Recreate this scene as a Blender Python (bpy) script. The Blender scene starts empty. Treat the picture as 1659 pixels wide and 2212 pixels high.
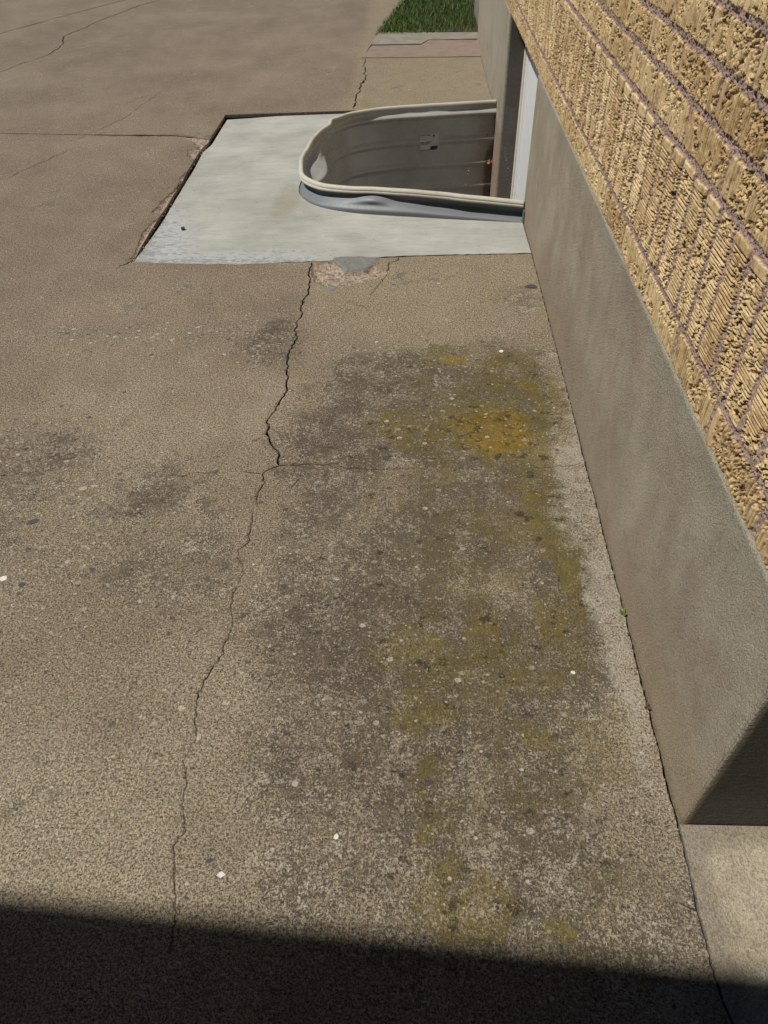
import bpy, bmesh, math, random
import numpy as np
from mathutils import Vector, Matrix, geometry

SC = bpy.context.scene
COL = SC.collection
R = math.radians
random.seed(7)

# ------------------------------------------------------------------ camera
FPX, PITCH, YAW, ROLL, CAMH = 1539.415, 0.781635, -0.0570624, -0.0371911, 1.21
cp, sp, cy_, sy_ = math.cos(PITCH), math.sin(PITCH), math.cos(YAW), math.sin(YAW)
fw = Vector((sy_*cp, cy_*cp, -sp)); r0 = Vector((cy_, -sy_, 0)); u0 = r0.cross(fw)
rt = r0*math.cos(ROLL)+u0*math.sin(ROLL); up = -r0*math.sin(ROLL)+u0*math.cos(ROLL)
cd = bpy.data.cameras.new('camera'); cam = bpy.data.objects.new('camera', cd); COL.objects.link(cam)
cam.matrix_world = Matrix(((rt.x, up.x, -fw.x, 0), (rt.y, up.y, -fw.y, 0), (rt.z, up.z, -fw.z, CAMH), (0, 0, 0, 1)))
cd.sensor_fit = 'VERTICAL'; cd.sensor_height = 36.0; cd.lens = FPX/2212*36.0
cd.clip_start = 0.05; cd.clip_end = 500
SC.camera = cam

# ------------------------------------------------------------------ light
SUN_E, SUN_B = R(61.5), -0.080            # sun high on the left, almost square to the long wall
w = bpy.data.worlds.new('World'); SC.world = w; w.use_nodes = True
nt = w.node_tree; sky = nt.nodes.new('ShaderNodeTexSky'); sky.sky_type = 'NISHITA'; sky.sun_disc = False
sky.sun_elevation = SUN_E; sky.sun_rotation = R(270) + math.atan(SUN_B/math.cos(SUN_E)); sky.dust_density = 0.2; sky.air_density = 0.85; sky.altitude = 1500
bg = nt.nodes['Background']; nt.links.new(sky.outputs[0], bg.inputs[0]); bg.inputs[1].default_value = 0.05
sd = Vector((-math.cos(SUN_E), SUN_B, math.sin(SUN_E))).normalized()
sl = bpy.data.lights.new('sun', 'SUN'); sl.energy = 5.0; sl.angle = R(0.53); sl.color = (1.0, 0.955, 0.88)
so = bpy.data.objects.new('sun', sl); COL.objects.link(so); so.rotation_euler = sd.to_track_quat('Z', 'Y').to_euler()
SC.view_settings.view_transform = 'Standard'; SC.view_settings.look = 'None'
SC.view_settings.exposure = -0.18; SC.view_settings.gamma = 1.0
SC.cycles.max_bounces = 8

# ------------------------------------------------------------------ object helpers
def props(o, label=None, cat=None, group=None, kind=None):
    if label: o['label'] = label
    if cat: o['category'] = cat
    if group: o['group'] = group
    if kind: o['kind'] = kind
    return o
def mobj(name, verts, faces, mat, parent=None, smooth=False, attrs=None):
    me = bpy.data.meshes.new(name); me.from_pydata([tuple(v) for v in verts], [], [tuple(f) for f in faces]); me.update()
    return finish(name, me, mat, parent, smooth, attrs)
def finish(name, me, mat, parent=None, smooth=False, attrs=None):
    if attrs:
        for k, a in attrs.items():
            at = me.attributes.new(k, 'FLOAT', 'POINT'); at.data.foreach_set('value', np.asarray(a, dtype=np.float32))
    for m in (mat if isinstance(mat, (list, tuple)) else [mat]): me.materials.append(m)
    if smooth: me.polygons.foreach_set('use_smooth', [True]*len(me.polygons))
    o = bpy.data.objects.new(name, me); COL.objects.link(o)
    if parent: o.parent = parent
    return o
def empty(name, loc=(0, 0, 0)):
    o = bpy.data.objects.new(name, None); COL.objects.link(o); o.location = loc; return o
def bmobj(name, bm, mat, parent=None, smooth=False):
    me = bpy.data.meshes.new(name); bm.to_mesh(me); bm.free(); return finish(name, me, mat, parent, smooth)
def box_bm(bm, x0, x1, y0, y1, z0, z1, bev=0.0, seg=2):
    r = bmesh.ops.create_cube(bm, size=1.0)
    vs = r['verts']
    for v in vs:
        v.co = Vector(((x0+x1)/2+v.co.x*(x1-x0), (y0+y1)/2+v.co.y*(y1-y0), (z0+z1)/2+v.co.z*(z1-z0)))
    if bev:
        es = {e for v in vs for e in v.link_edges}
        bmesh.ops.bevel(bm, geom=list(es), offset=bev, segments=seg, affect='EDGES', profile=0.5)
    return bm
def rel(parent, verts):
    L = parent.location
    return [(v[0]-L.x, v[1]-L.y, v[2]-L.z) for v in verts]

# ------------------------------------------------------------------ node mini language
class S:
    def __init__(s, g, sock): s.g = g; s.s = sock
    def _m(s, op, b=None, c=None, clamp=False): return s.g.math(op, s, b, c, clamp)
    def __add__(s, b): return s._m('ADD', b)
    __radd__ = __add__
    def __mul__(s, b): return s._m('MULTIPLY', b)
    __rmul__ = __mul__
    def __sub__(s, b): return s._m('SUBTRACT', b)
    def __rsub__(s, a): return s.g.math('SUBTRACT', a, s)
    def __truediv__(s, b): return s._m('DIVIDE', b)
    def pw(s, b): return s._m('POWER', b)
    def mx(s, b): return s._m('MAXIMUM', b)
    def mn(s, b): return s._m('MINIMUM', b)
    def gt(s, b): return s._m('GREATER_THAN', b)
    def absv(s): return s._m('ABSOLUTE')
    def clamp(s): return s.g.math('ADD', s, 0.0, None, True)
    def ss(s, lo, hi): return s.g.ss(s, lo, hi)
class G:
    def __init__(g, name, rough=0.9, spec=0.25):
        g.m = bpy.data.materials.new(name); g.m.use_nodes = True; g.t = g.m.node_tree
        g.b = g.t.nodes['Principled BSDF']; g.b.inputs['Roughness'].default_value = rough
        g.b.inputs['Specular IOR Level'].default_value = spec
        g.obj = S(g, g.t.nodes.new('ShaderNodeTexCoord').outputs['Object'])
    def put(g, inp, v):
        if isinstance(v, S): g.t.links.new(v.s, inp)
        elif v is not None: inp.default_value = v
    def math(g, op, a, b=None, c=None, clamp=False):
        n = g.t.nodes.new('ShaderNodeMath'); n.operation = op; n.use_clamp = clamp
        g.put(n.inputs[0], a)
        if b is not None: g.put(n.inputs[1], b)
        if c is not None: g.put(n.inputs[2], c)
        return S(g, n.outputs[0])
    def ss(g, a, lo, hi):
        n = g.t.nodes.new('ShaderNodeMapRange'); n.interpolation_type = 'SMOOTHSTEP'
        g.put(n.inputs[0], a); g.put(n.inputs[1], lo); g.put(n.inputs[2], hi); return S(g, n.outputs[0])
    def noise(g, scale, det=2.0, rough=0.5, vec=None, dim='3D', dist=0.0):
        n = g.t.nodes.new('ShaderNodeTexNoise'); n.noise_dimensions = dim
        g.put(n.inputs['Vector'], vec or g.obj); n.inputs['Scale'].default_value = scale
        n.inputs['Detail'].default_value = det; n.inputs['Roughness'].default_value = rough; n.inputs['Distortion'].default_value = dist
        return S(g, n.outputs[0])
    def voro(g, scale, vec=None, dim='3D', rnd=1.0, feature='F1'):
        n = g.t.nodes.new('ShaderNodeTexVoronoi'); n.voronoi_dimensions = dim; n.feature = feature
        g.put(n.inputs['Vector'], vec or g.obj); n.inputs['Scale'].default_value = scale; n.inputs['Randomness'].default_value = rnd
        sep = g.t.nodes.new('ShaderNodeSeparateColor'); g.t.links.new(n.outputs['Color'], sep.inputs[0])
        return S(g, n.outputs['Distance']), S(g, sep.outputs[0]), S(g, sep.outputs[1])
    def xyz(g, v=None):
        n = g.t.nodes.new('ShaderNodeSeparateXYZ'); g.put(n.inputs[0], v or g.obj); return [S(g, n.outputs[i]) for i in range(3)]
    def scl(g, sx, sy, sz, off=(0, 0, 0), rz=0):
        n = g.t.nodes.new('ShaderNodeMapping'); g.put(n.inputs[0], g.obj); n.inputs['Scale'].default_value = (sx, sy, sz)
        n.inputs['Location'].default_value = off; n.inputs['Rotation'].default_value = (0, 0, rz); return S(g, n.outputs[0])
    def attr(g, name):
        n = g.t.nodes.new('ShaderNodeAttribute'); n.attribute_name = name; return S(g, n.outputs['Fac'])
    def mix(g, f, a, b, mode='MIX'):
        n = g.t.nodes.new('ShaderNodeMix'); n.data_type = 'RGBA'; n.blend_type = mode
        def c(v): return v if isinstance(v, S) else (v[0], v[1], v[2], 1.0)
        g.put(n.inputs[0], f); g.put(n.inputs[6], c(a)); g.put(n.inputs[7], c(b)); return S(g, n.outputs[2])
    def gray(g, v):
        n = g.t.nodes.new('ShaderNodeCombineColor')
        for i in range(3): g.put(n.inputs[i], v)
        return S(g, n.outputs[0])
    def tint(g, col, v): return g.mix(1.0, col, g.gray(v), 'MULTIPLY')
    def color(g, c): g.put(g.b.inputs['Base Color'], c if isinstance(c, S) else (c[0], c[1], c[2], 1.0))
    def bump(g, h, dist, strength=1.0):
        n = g.t.nodes.new('ShaderNodeBump'); n.inputs['Distance'].default_value = dist; n.inputs['Strength'].default_value = strength
        g.put(n.inputs['Height'], h); g.t.links.new(n.outputs[0], g.b.inputs['Normal'])

# ------------------------------------------------------------------ materials
def mat_driveway():
    g = G('weathered_concrete', 0.92, 0.2)
    aw, ao, ag, ah, ap, asp = [g.attr(k) for k in ('weather', 'olive', 'orange', 'white', 'pebble', 'spall')]
    big = g.noise(1.6, 4, 0.55); mid = g.noise(6.5, 5, 0.62); sm = g.noise(30, 5, 0.65); x, y, z = g.xyz()
    g1 = g.noise(520, 1, 0.5); g2 = g.noise(230, 3, 0.7); g3 = g.noise(105, 3, 0.65)
    base = g.mix(big.ss(0.35, 0.68), (0.215, 0.174, 0.122), (0.285, 0.240, 0.170))
    base = g.mix(y.ss(0.9, 2.5), base, g.mix(big.ss(0.3, 0.7), (0.192, 0.151, 0.112), (0.240, 0.192, 0.141)))
    pan = x.ss(-0.42, -0.34)*y.ss(1.7, 2.3)*0.75
    base = g.mix(pan, base, (0.262, 0.217, 0.147))
    base = g.tint(base, mid*0.5+0.76)
    # sand grains: light and dark, at several sizes
    base = g.tint(base, g1.ss(0.37, 0.63)*0.66+g2.ss(0.41, 0.59)*0.80+g3.ss(0.38, 0.62)*0.26+0.20)
    pit = g.noise(260, 3, 0.7, g.scl(1, 1, 1, (4, 9, 0))).ss(0.58, 0.66)
    base = g.mix(pit*0.75, base, (0.070, 0.055, 0.038))
    smear = g.noise(5, 4, 0.6, g.scl(1.0, 0.35, 1, (3, 1, 0), 0.5))
    base = g.mix(smear.ss(0.60, 0.74)*0.22, base, (0.33, 0.29, 0.23))
    # weathered, sand exposed
    ragged = (mid-0.5)*2.3+(g.noise(2.6, 3, 0.5)-0.5)*1.0+(sm-0.5)*1.4+(g3-0.5)*0.8
    wfac = (aw*0.72+ragged).ss(0.10, 0.80)
    clump = g.noise(14, 5, 0.7)
    thr = 0.503+(clump-0.5)*0.42-ah*0.05-(y.ss(0.9, 0.3))*0.02
    gv = g2*0.5+g1*0.22+g3*0.28
    gfac = (gv-thr).ss(-0.022, 0.035)
    dark = g.mix(mid.ss(0.35, 0.65), (0.084, 0.068, 0.045), (0.145, 0.118, 0.082))
    lite = g.mix(g.noise(300, 2, 0.6, g.scl(1, 1, 1, (7, 3, 1))).ss(0.3, 0.7), (0.28, 0.24, 0.178), (0.55, 0.485, 0.385))
    wc = g.mix(gfac, dark, lite)
    col = g.mix(wfac*0.85, base, wc)
    spk = g.noise(70, 5, 0.75)
    col = g.mix((aw*0.35+spk+(mid-0.5)*0.5).ss(0.66, 0.80)*0.5, col, (0.070, 0.056, 0.041))
    # lichen
    of = (ao*0.95+(g.noise(17, 5, 0.65)-0.5)*2.0+(g.noise(48, 5, 0.72)-0.5)*1.5+(g3-0.5)*0.9).ss(0.30, 0.68)
    col = g.mix(x.ss(-0.20, 0.15)*x.ss(0.42, 0.34)*y.ss(2.1, 1.7)*(y.ss(0.25, 0.8)*0.6+0.4)*aw.ss(0.1, 0.6)*(1.0-gfac*0.4)*g.noise(9, 5, 0.7, g.scl(1, 1, 1, (8, 2, 0))).ss(0.38, 0.58)*0.68, col, (0.135, 0.104, 0.036))
    col = g.mix(of*(1.0-gfac*0.45)*0.76, col, g.mix(sm.ss(0.3, 0.7), (0.110, 0.085, 0.022), (0.205, 0.160, 0.040)))
    gf = (ag*0.95+(g.noise(17, 6, 0.72)-0.5)*2.6+(g3-0.5)*1.5).ss(0.22, 0.78)*ag.ss(0.03, 0.25)
    col = g.mix(gf*(1.0-gfac*0.25)*0.80, col, g.mix(sm.ss(0.3, 0.7), (0.155, 0.096, 0.012), (0.300, 0.185, 0.022)))
    st = g.noise(27, 6, 0.75, g.scl(0.8, 1.0, 1, (5, 3, 0)))
    col = g.mix((st+ao*0.05+aw*0.02).ss(0.615, 0.66)*0.72*aw.ss(0.1, 0.5), col, (0.034, 0.027, 0.020))
    lp = g.attr('lip')
    col = g.mix((lp+(sm-0.5)*1.2+(g3-0.5)*0.8).ss(0.45, 0.85)*0.55, col, (0.085, 0.070, 0.052))
    # pale bloom along the wall
    hf = (ah*0.95+(mid-0.5)*1.0+(sm-0.5)*1.5+(g2-0.5)*1.1).ss(0.30, 0.90)
    col = g.mix(hf*0.66, col, (0.40, 0.365, 0.295))
    # pebbles worn flush
    for sc_, th, rad, am in ((42, 0.955, 0.30, 0.75), (88, 0.93, 0.34, 0.75), (165, 0.90, 0.38, 0.65)):
        d, r_, r2 = g.voro(sc_, g.scl(1, 1.25, 0.0, (sc_, 2, 0), 0.4), '2D')
        wob = g.noise(sc_*4, 2)*0.30-0.15
        msk = (r_+ap*0.20+aw*0.015).gt(th+0.04)*(1.0-(d+wob).ss(rad*0.75, rad*1.1))
        pc = g.mix(r2.gt(0.32), (0.075, 0.066, 0.062), g.mix(r2.gt(0.60), (0.20, 0.165, 0.125), g.mix(r2.gt(0.88), (0.36, 0.31, 0.24), (0.52, 0.48, 0.42))))
        col = g.mix(msk*am, col, pc)
    # broken edges: pale raw concrete with grit
    rawd, rr, rr2 = g.voro(95)
    raw = g.mix(rr, (0.26, 0.20, 0.15), (0.50, 0.41, 0.33))
    raw = g.mix((1.0-rawd.ss(0.15, 0.55))*0.5, raw, (0.12, 0.09, 0.065))
    col = g.mix((asp+(sm-0.5)*0.9).ss(0.35, 0.6), col, g.tint(raw, g1*0.6+g2*0.6+0.35))
    g.color(col)
    g.bump(g1*0.4+g2*0.9+gfac*wfac*0.35-pit*0.5+g3*1.0+(g.noise(45, 4, 0.7)*ap.mn(1.0)*2.5), 0.0034, 1.0)
    return g.m

def mat_slab():
    g = G('pale_concrete', 0.85, 0.25)
    big = g.noise(2.3, 4, 0.6); br = g.noise(14, 5, 0.65, g.scl(0.35, 1.6, 1)); br2 = g.noise(60, 4, 0.6, g.scl(0.22, 2.0, 1))
    sm = g.noise(45, 4, 0.65); grain = g.noise(400, 2, 0.6)
    ae = g.attr('edge'); aw = g.attr('stain')
    col = g.mix(big.ss(0.35, 0.65), (0.300, 0.300, 0.268), (0.372, 0.374, 0.338))
    col = g.tint(col, br*0.45+g.noise(7, 5, 0.6, g.scl(1, 1, 1, (2, 2, 0)))*0.5+0.54)
    col = g.mix((br2.ss(0.50, 0.72))*0.5, col, (0.23, 0.235, 0.225))
    col = g.mix((sm.ss(0.60, 0.75))*0.3, col, (0.46, 0.46, 0.42))
    mot = (ae*0.42 + (g.noise(52, 5, 0.7, g.scl(0.7, 1.3, 1))-0.5)*2.2+(br-0.5)*1.0).ss(0.14, 0.56)*ae.ss(0.05, 0.4)
    col = g.mix(ae.ss(0.15, 0.6)*0.6, col, (0.385, 0.405, 0.41))
    col = g.mix(mot*0.72, col, (0.175, 0.180, 0.186))
    col = g.mix(g.noise(120, 4, 0.75).ss(0.62, 0.70)*0.35, col, (0.19, 0.19, 0.175))
    col = g.mix((aw+(sm-0.5)*0.8).ss(0.3, 0.9)*0.45, col, (0.22, 0.20, 0.13))
    d, r_, r2 = g.voro(32, None, '2D')
    col = g.mix((1.0-d.ss(0.05, 0.13))*r_.gt(0.965)*0.8, col, (0.10, 0.09, 0.075))
    col = g.tint(col, grain*0.5+0.76)
    g.color(col); g.bump(br*0.6+br2*0.9+grain*0.5+sm*0.4, 0.0018, 0.9)
    return g.m

def mat_stucco():
    g = G('grey_stucco', 0.93, 0.15)
    x, y, z = g.xyz()
    big = g.noise(2.2, 5, 0.6); st = g.noise(9, 5, 0.6, g.scl(1, 1, 0.6)); mid = g.noise(16, 4, 0.6)
    grain = g.noise(520, 3, 0.7); grain2 = g.noise(260, 3, 0.7)
    col = g.mix((big*0.5+st*0.5).ss(0.36, 0.64), (0.272, 0.232, 0.174), (0.360, 0.322, 0.248))
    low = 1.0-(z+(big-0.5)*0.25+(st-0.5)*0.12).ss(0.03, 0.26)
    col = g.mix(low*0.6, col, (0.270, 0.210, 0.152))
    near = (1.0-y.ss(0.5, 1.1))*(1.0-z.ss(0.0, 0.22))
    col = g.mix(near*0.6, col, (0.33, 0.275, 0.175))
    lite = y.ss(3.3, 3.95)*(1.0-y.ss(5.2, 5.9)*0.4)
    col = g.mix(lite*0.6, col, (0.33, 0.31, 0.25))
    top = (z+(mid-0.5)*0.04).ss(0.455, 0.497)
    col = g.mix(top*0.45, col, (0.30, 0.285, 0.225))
    scr = g.noise(30, 3, 0.6, g.scl(1, 3.2, 0.25, (0, 4, 2)))
    col = g.mix(scr.ss(0.68, 0.74)*0.5, col, (0.46, 0.42, 0.33))
    col = g.mix(g.noise(24, 5, 0.7).ss(0.52, 0.68)*0.28, col, (0.17, 0.145, 0.105))
    col = g.mix(g.noise(4, 5, 0.65, g.scl(1, 1, 1, (9, 9, 9))).ss(0.50, 0.62)*0.30, col, (0.24, 0.185, 0.13))
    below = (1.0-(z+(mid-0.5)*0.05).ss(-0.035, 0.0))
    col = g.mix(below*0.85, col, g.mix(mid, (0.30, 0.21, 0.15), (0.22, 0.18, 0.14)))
    # window opening: reveal shade put into the colour; older unrendered concrete low down
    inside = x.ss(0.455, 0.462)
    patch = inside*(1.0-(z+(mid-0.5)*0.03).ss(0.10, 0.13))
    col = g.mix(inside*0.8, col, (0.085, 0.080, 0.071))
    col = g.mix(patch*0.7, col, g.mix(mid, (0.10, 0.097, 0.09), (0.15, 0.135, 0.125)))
    col = g.tint(col, grain.ss(0.35, 0.65)*0.36+grain2.ss(0.35, 0.65)*0.42+0.93)
    g.color(col); g.bump((grain*0.3+grain2*0.8)*(1.0-patch*0.8)+mid*0.8+g.noise(140, 4, 0.7, g.scl(1, 1, 1, (3, 1, 7)))*1.2+g.noise(55, 4, 0.7, g.scl(1, 1, 2.2))*(1.0-y.ss(0.4885, 0.4925))*2.5, 0.0065, 1.0)
    return g.m

def mat_brick():
    g = G('rug_face_brick', 0.9, 0.2)
    mo, tone = g.attr('mortar'), g.attr('tone')
    n = g.noise(70, 4, 0.6); grain = g.noise(700, 2, 0.6); big = g.noise(9, 3, 0.6)
    c = g.mix(tone, (0.40, 0.255, 0.120), (0.76, 0.59, 0.335))
    c = g.mix(big.ss(0.4, 0.7)*0.25, c, (0.42, 0.24, 0.11))
    c = g.mix(n.ss(0.42, 0.70)*0.55, c, (0.74, 0.56, 0.30))
    c = g.mix((1.0-n.ss(0.34, 0.50))*0.60, c, (0.24, 0.145, 0.062))
    c = g.mix(g.noise(240, 3, 0.7).ss(0.56, 0.68)*0.35, c, (0.20, 0.12, 0.055))
    c = g.tint(c, grain.ss(0.3, 0.7)*0.4+0.80)
    c = g.mix(g.attr('groove_shade')*0.82, c, (0.055, 0.033, 0.016))  # shade of the slits and pits painted into the brick colour
    m = g.mix(grain.ss(0.35, 0.65), (0.21, 0.140, 0.115), (0.43, 0.315, 0.265))
    m = g.tint(m, big*0.5+0.72)
    g.color(g.mix(mo.ss(0.35, 0.65), c, m))
    g.bump(grain+n*0.5, 0.0010, 0.8)
    return g.m

def simple(name, col, rough=0.6, spec=0.4, var=0.25, scale=20, bump=0.0, metal=0.0, bs=200):
    g = G(name, rough, spec); n = g.noise(scale, 4, 0.6)
    g.color(g.tint(g.mix(0.0, col, col), n*var*2+(1-var)))
    g.b.inputs['Metallic'].default_value = metal
    if bump: g.bump(g.noise(bs, 3, 0.6), bump, 0.8)
    return g.m

def mat_painted_steel(name, col, grime, rough):
    g = G(name, rough, 0.5)
    n = g.noise(6, 5, 0.65); f = g.noise(60, 4, 0.7); x, y, z = g.xyz()
    c = g.mix(n.ss(0.35, 0.7)*0.35, col, grime)
    c = g.mix(f.ss(0.56, 0.72)*0.45, c, grime)
    c = g.mix(g.noise(180, 3, 0.7, g.scl(0.25, 0.25, 1)).ss(0.62, 0.72)*0.35, c, tuple(q*0.5 for q in grime))
    rust = (x.ss(0.34, 0.44)*(1.0-z.ss(-0.25, 0.0))+f*0.7).ss(0.85, 1.2)
    c = g.mix(rust*0.8, c, (0.07, 0.042, 0.02))
    g.color(c); g.put(g.b.inputs['Roughness'], f*0.2+rough-0.08)
    return g.m

M_DRIVE, M_SLAB, M_STUCCO, M_BRICK = mat_driveway(), mat_slab(), mat_stucco(), mat_brick()
M_IN = mat_painted_steel('cream_enamel', (0.40, 0.395, 0.37), (0.21, 0.20, 0.175), 0.25)
M_OUT = mat_painted_steel('grey_enamel', (0.150, 0.165, 0.182), (0.11, 0.112, 0.115), 0.50)
M_RIM = mat_painted_steel('weathered_vinyl', (0.49, 0.465, 0.395), (0.27, 0.245, 0.19), 0.6)
M_VINYL = simple('white_vinyl', (0.80, 0.81, 0.80), 0.4, 0.45, 0.04)
M_CAULK = simple('cream_caulk', (0.62, 0.58, 0.49), 0.7, 0.3, 0.15, 40, 0.001)
M_DARK = simple('dark_gap', (0.02, 0.018, 0.015), 0.95, 0.1, 0.3)
M_EARTH = simple('brown_soil', (0.060, 0.042, 0.028), 0.95, 0.1, 0.6, 60, 0.004, bs=120)
M_LINE = simple('shadow_gap_vinyl', (0.12, 0.13, 0.14), 0.6, 0.3, 0.05)
M_ROOF = simple('dark_roofing', (0.045, 0.042, 0.04), 0.95, 0.1, 0.2)
M_WOOD = simple('dark_timber', (0.022, 0.018, 0.015), 0.9, 0.1, 0.2)
def glass_mat():
    g = G('window_glass', 0.04, 0.9); g.color((0.10, 0.11, 0.115)); return g.m
M_GLASS = glass_mat()

# ------------------------------------------------------------------ ground
def dens(poly, step, jit, seed, closed=False):
    rnd = random.Random(seed); out = []
    n = len(poly); rng = range(n if closed else n-1)
    for i in rng:
        a = poly[i]; b = poly[(i+1) % n]; L = math.dist(a, b); k = max(1, int(L/step))
        for j in range(k):
            t = j/k; jx = jit*rnd.uniform(-1, 1) if j else 0; jy = jit*rnd.uniform(-1, 1) if j else 0
            out.append((a[0]+(b[0]-a[0])*t+jx, a[1]+(b[1]-a[1])*t+jy))
    if not closed: out.append(poly[-1])
    return out
def crack_poly(line, w0, w1, seed, step=None, jit=None, wob=0.6):
    """closed outline of an open crack: tapering, uneven width"""
    rnd = random.Random(seed)
    ym = sum(p[1] for p in line)/len(line); step = step or 0.006+0.003*ym; jit = jit if jit is not None else step*0.36
    pts = dens(line, step, jit, seed); n = len(pts); Ls = []; Rs = []
    wn = rnd.random()
    for i, p in enumerate(pts):
        a = pts[max(0, i-1)]; b = pts[min(n-1, i+1)]; dx, dy = b[0]-a[0], b[1]-a[1]; l = math.hypot(dx, dy) or 1
        t = i/max(1, n-1); wn = 0.6*wn+0.4*rnd.random()
        w = (w0+(w1-w0)*t)*(1-wob+2*wob*wn)*0.5
        if rnd.random() < 0.035: w *= 1.9
        if i in (0, n-1): w = 0.0002
        nx, ny = -dy/l*w, dx/l*w
        Ls.append((p[0]+nx, p[1]+ny)); Rs.append((p[0]-nx, p[1]-ny))
    return Ls+Rs[::-1]
def inside(pt, poly):
    x, y = pt; c = False; n = len(poly); j = n-1
    for i in range(n):
        xi, yi = poly[i]; xj, yj = poly[j]
        if (yi > y) != (yj > y) and x < (xj-xi)*(y-yi)/(yj-yi)+xi: c = not c
        j = i
    return c
def dist_poly(X, Y, poly):
    d = np.full(X.shape, 1e9); n = len(poly)
    for i in range(n):
        ax, ay = poly[i]; bx, by = poly[(i+1) % n]; vx, vy = bx-ax, by-ay; L = vx*vx+vy*vy+1e-12
        t = np.clip(((X-ax)*vx+(Y-ay)*vy)/L, 0, 1); d = np.minimum(d, np.hypot(X-ax-t*vx, Y-ay-t*vy))
    return d
def cdt_mesh(name, outer, holes, gaps, zones, pts, mat, zfun, attrs, depth=0.016, wall_hole=True):
    """constrained triangulation of a paving: holes and cracks are cut out and get vertical broken sides"""
    V = []; F = []
    for poly in [outer]+holes+gaps+zones:
        if sum(a[0]*b[1]-b[0]*a[1] for a, b in zip(poly, list(poly[1:])+[poly[0]])) < 0: poly = list(poly)[::-1]
        s = len(V); V += [Vector(p) for p in poly]; F.append(list(range(s, s+len(poly))))
    V += [Vector(p) for p in pts]
    nh, ng = len(holes), len(gaps)
    vo, ed, fa, _, _, fo = geometry.delaunay_2d_cdt(V, [], F, 0, 1e-5, True)
    keep = []; cut = set(range(1, 1+nh+ng))
    for f, o in zip(fa, fo):
        if 0 in o and not (cut & set(o)): keep.append(tuple(f))
    XY = np.array([(v.x, v.y) for v in vo])
    Z = zfun(XY[:, 0], XY[:, 1]); at = attrs(XY[:, 0], XY[:, 1])
    verts = [(XY[i, 0], XY[i, 1], Z[i]) for i in range(len(XY))]
    ec = {}
    for f in keep:
        for i in range(3):
            e = (f[i], f[(i+1) % 3]); k = (min(e), max(e))
            ec.setdefault(k, []).append(e)
    low = {}; extra = []
    def lo(i):
        if i not in low:
            low[i] = len(verts)+len(extra); extra.append((verts[i][0], verts[i][1], verts[i][2]-depth))
        return low[i]
    side = []
    for k, es in ec.items():
        if len(es) == 1:
            a, b = es[0]; side.append((b, a, lo(a), lo(b)))
    src = {v: k for k, v in low.items()}
    base = len(verts); allv = verts+extra
    at = {k: np.concatenate([a, [a[src[base+i]] for i in range(len(extra))]]) for k, a in at.items()}
    if 'spall' in at: at['spall'][base:] = 0.25
    used = set(i for f in keep for i in f) | set(low.values()); idx = {o: i for i, o in enumerate(sorted(used))}
    order = sorted(used)
    return mobj(name, [allv[i] for i in order], [tuple(idx[i] for i in f) for f in keep+side], mat, None, False, {k: a[order] for k, a in at.items()})
def blob(X, Y, L):
    o = np.zeros_like(X)
    for cx, cy, rx, ry, w in L:
        d2 = ((X-cx)/rx)**2+((Y-cy)/ry)**2; o = np.maximum(o, w*np.clip(1.35-d2, 0, 1)**0.8)
    return o
def vnoise(x, y, scale, seed):
    """smooth value noise on numpy arrays"""
    x = x*scale; y = y*scale; xi = np.floor(x).astype(np.int64); yi = np.floor(y).astype(np.int64); fx = x-xi; fy = y-yi
    fx = fx*fx*(3-2*fx); fy = fy*fy*(3-2*fy)
    def h(a, b):
        n = (a*374761393+b*668265263+seed*982451653) & 0x7fffffff; n = ((n ^ (n >> 13))*1274126177) & 0x7fffffff
        n = (n ^ (n >> 16)); return (n & 0xffff)/65535.0
    return (h(xi, yi)*(1-fx)+h(xi+1, yi)*fx)*(1-fy)+(h(xi, yi+1)*(1-fx)+h(xi+1, yi+1)*fx)*fy
def fbm(x, y, s, seed, o=3):
    a = 0; t = 0
    for i in range(o): a = a+vnoise(x, y, s*2**i, seed+i*17)*0.5**i; t += 0.5**i
    return a/t

WX = 0.446                                   # plane of the foundation
HY0, HY1 = 0.488, 5.96                        # near and far corner of the house
main=[(-0.381,2.545),(-0.382,2.456),(-0.374,2.402),(-0.369,2.350),(-0.368,2.300),(-0.384,2.254),(-0.383,2.203),(-0.375,2.156),(-0.384,2.123),(-0.388,2.067),(-0.375,2.021),(-0.378,1.982),(-0.389,1.942),(-0.387,1.891),(-0.384,1.835),(-0.375,1.779),(-0.371,1.733),(-0.373,1.696),(-0.385,1.654),(-0.397,1.612),(-0.407,1.568),(-0.397,1.545),(-0.399,1.519),(-0.386,1.487),(-0.370,1.458),(-0.356,1.442),(-0.354,1.412),(-0.348,1.386),(-0.366,1.375),(-0.380,1.366),(-0.386,1.354),(-0.373,1.321),(-0.387,1.288),(-0.382,1.245),(-0.389,1.221),(-0.386,1.194),(-0.384,1.164),(-0.383,1.116),(-0.403,1.093),(-0.399,1.070),(-0.384,1.048),(-0.377,1.021),(-0.386,0.989),(-0.390,0.963),(-0.385,0.913),(-0.377,0.870),(-0.384,0.837),(-0.381,0.810),(-0.395,0.784),(-0.403,0.754),(-0.415,0.720),(-0.407,0.673),(-0.397,0.628),(-0.405,0.602),(-0.410,0.583),(-0.396,0.543),(-0.397,0.520),(-0.389,0.485),(-0.378,0.459),(-0.394,0.434),(-0.384,0.405),(-0.376,0.372),(-0.370,0.358),(-0.366,0.329),(-0.360,0.280)]
trans=[(-0.348,1.386),(-0.313,1.388),(-0.268,1.394),(-0.244,1.390),(-0.198,1.396),(-0.182,1.383),(-0.167,1.377),(-0.129,1.377),(-0.082,1.372),(-0.041,1.377),(0.005,1.378),(0.035,1.383),(0.080,1.378)]
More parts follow.
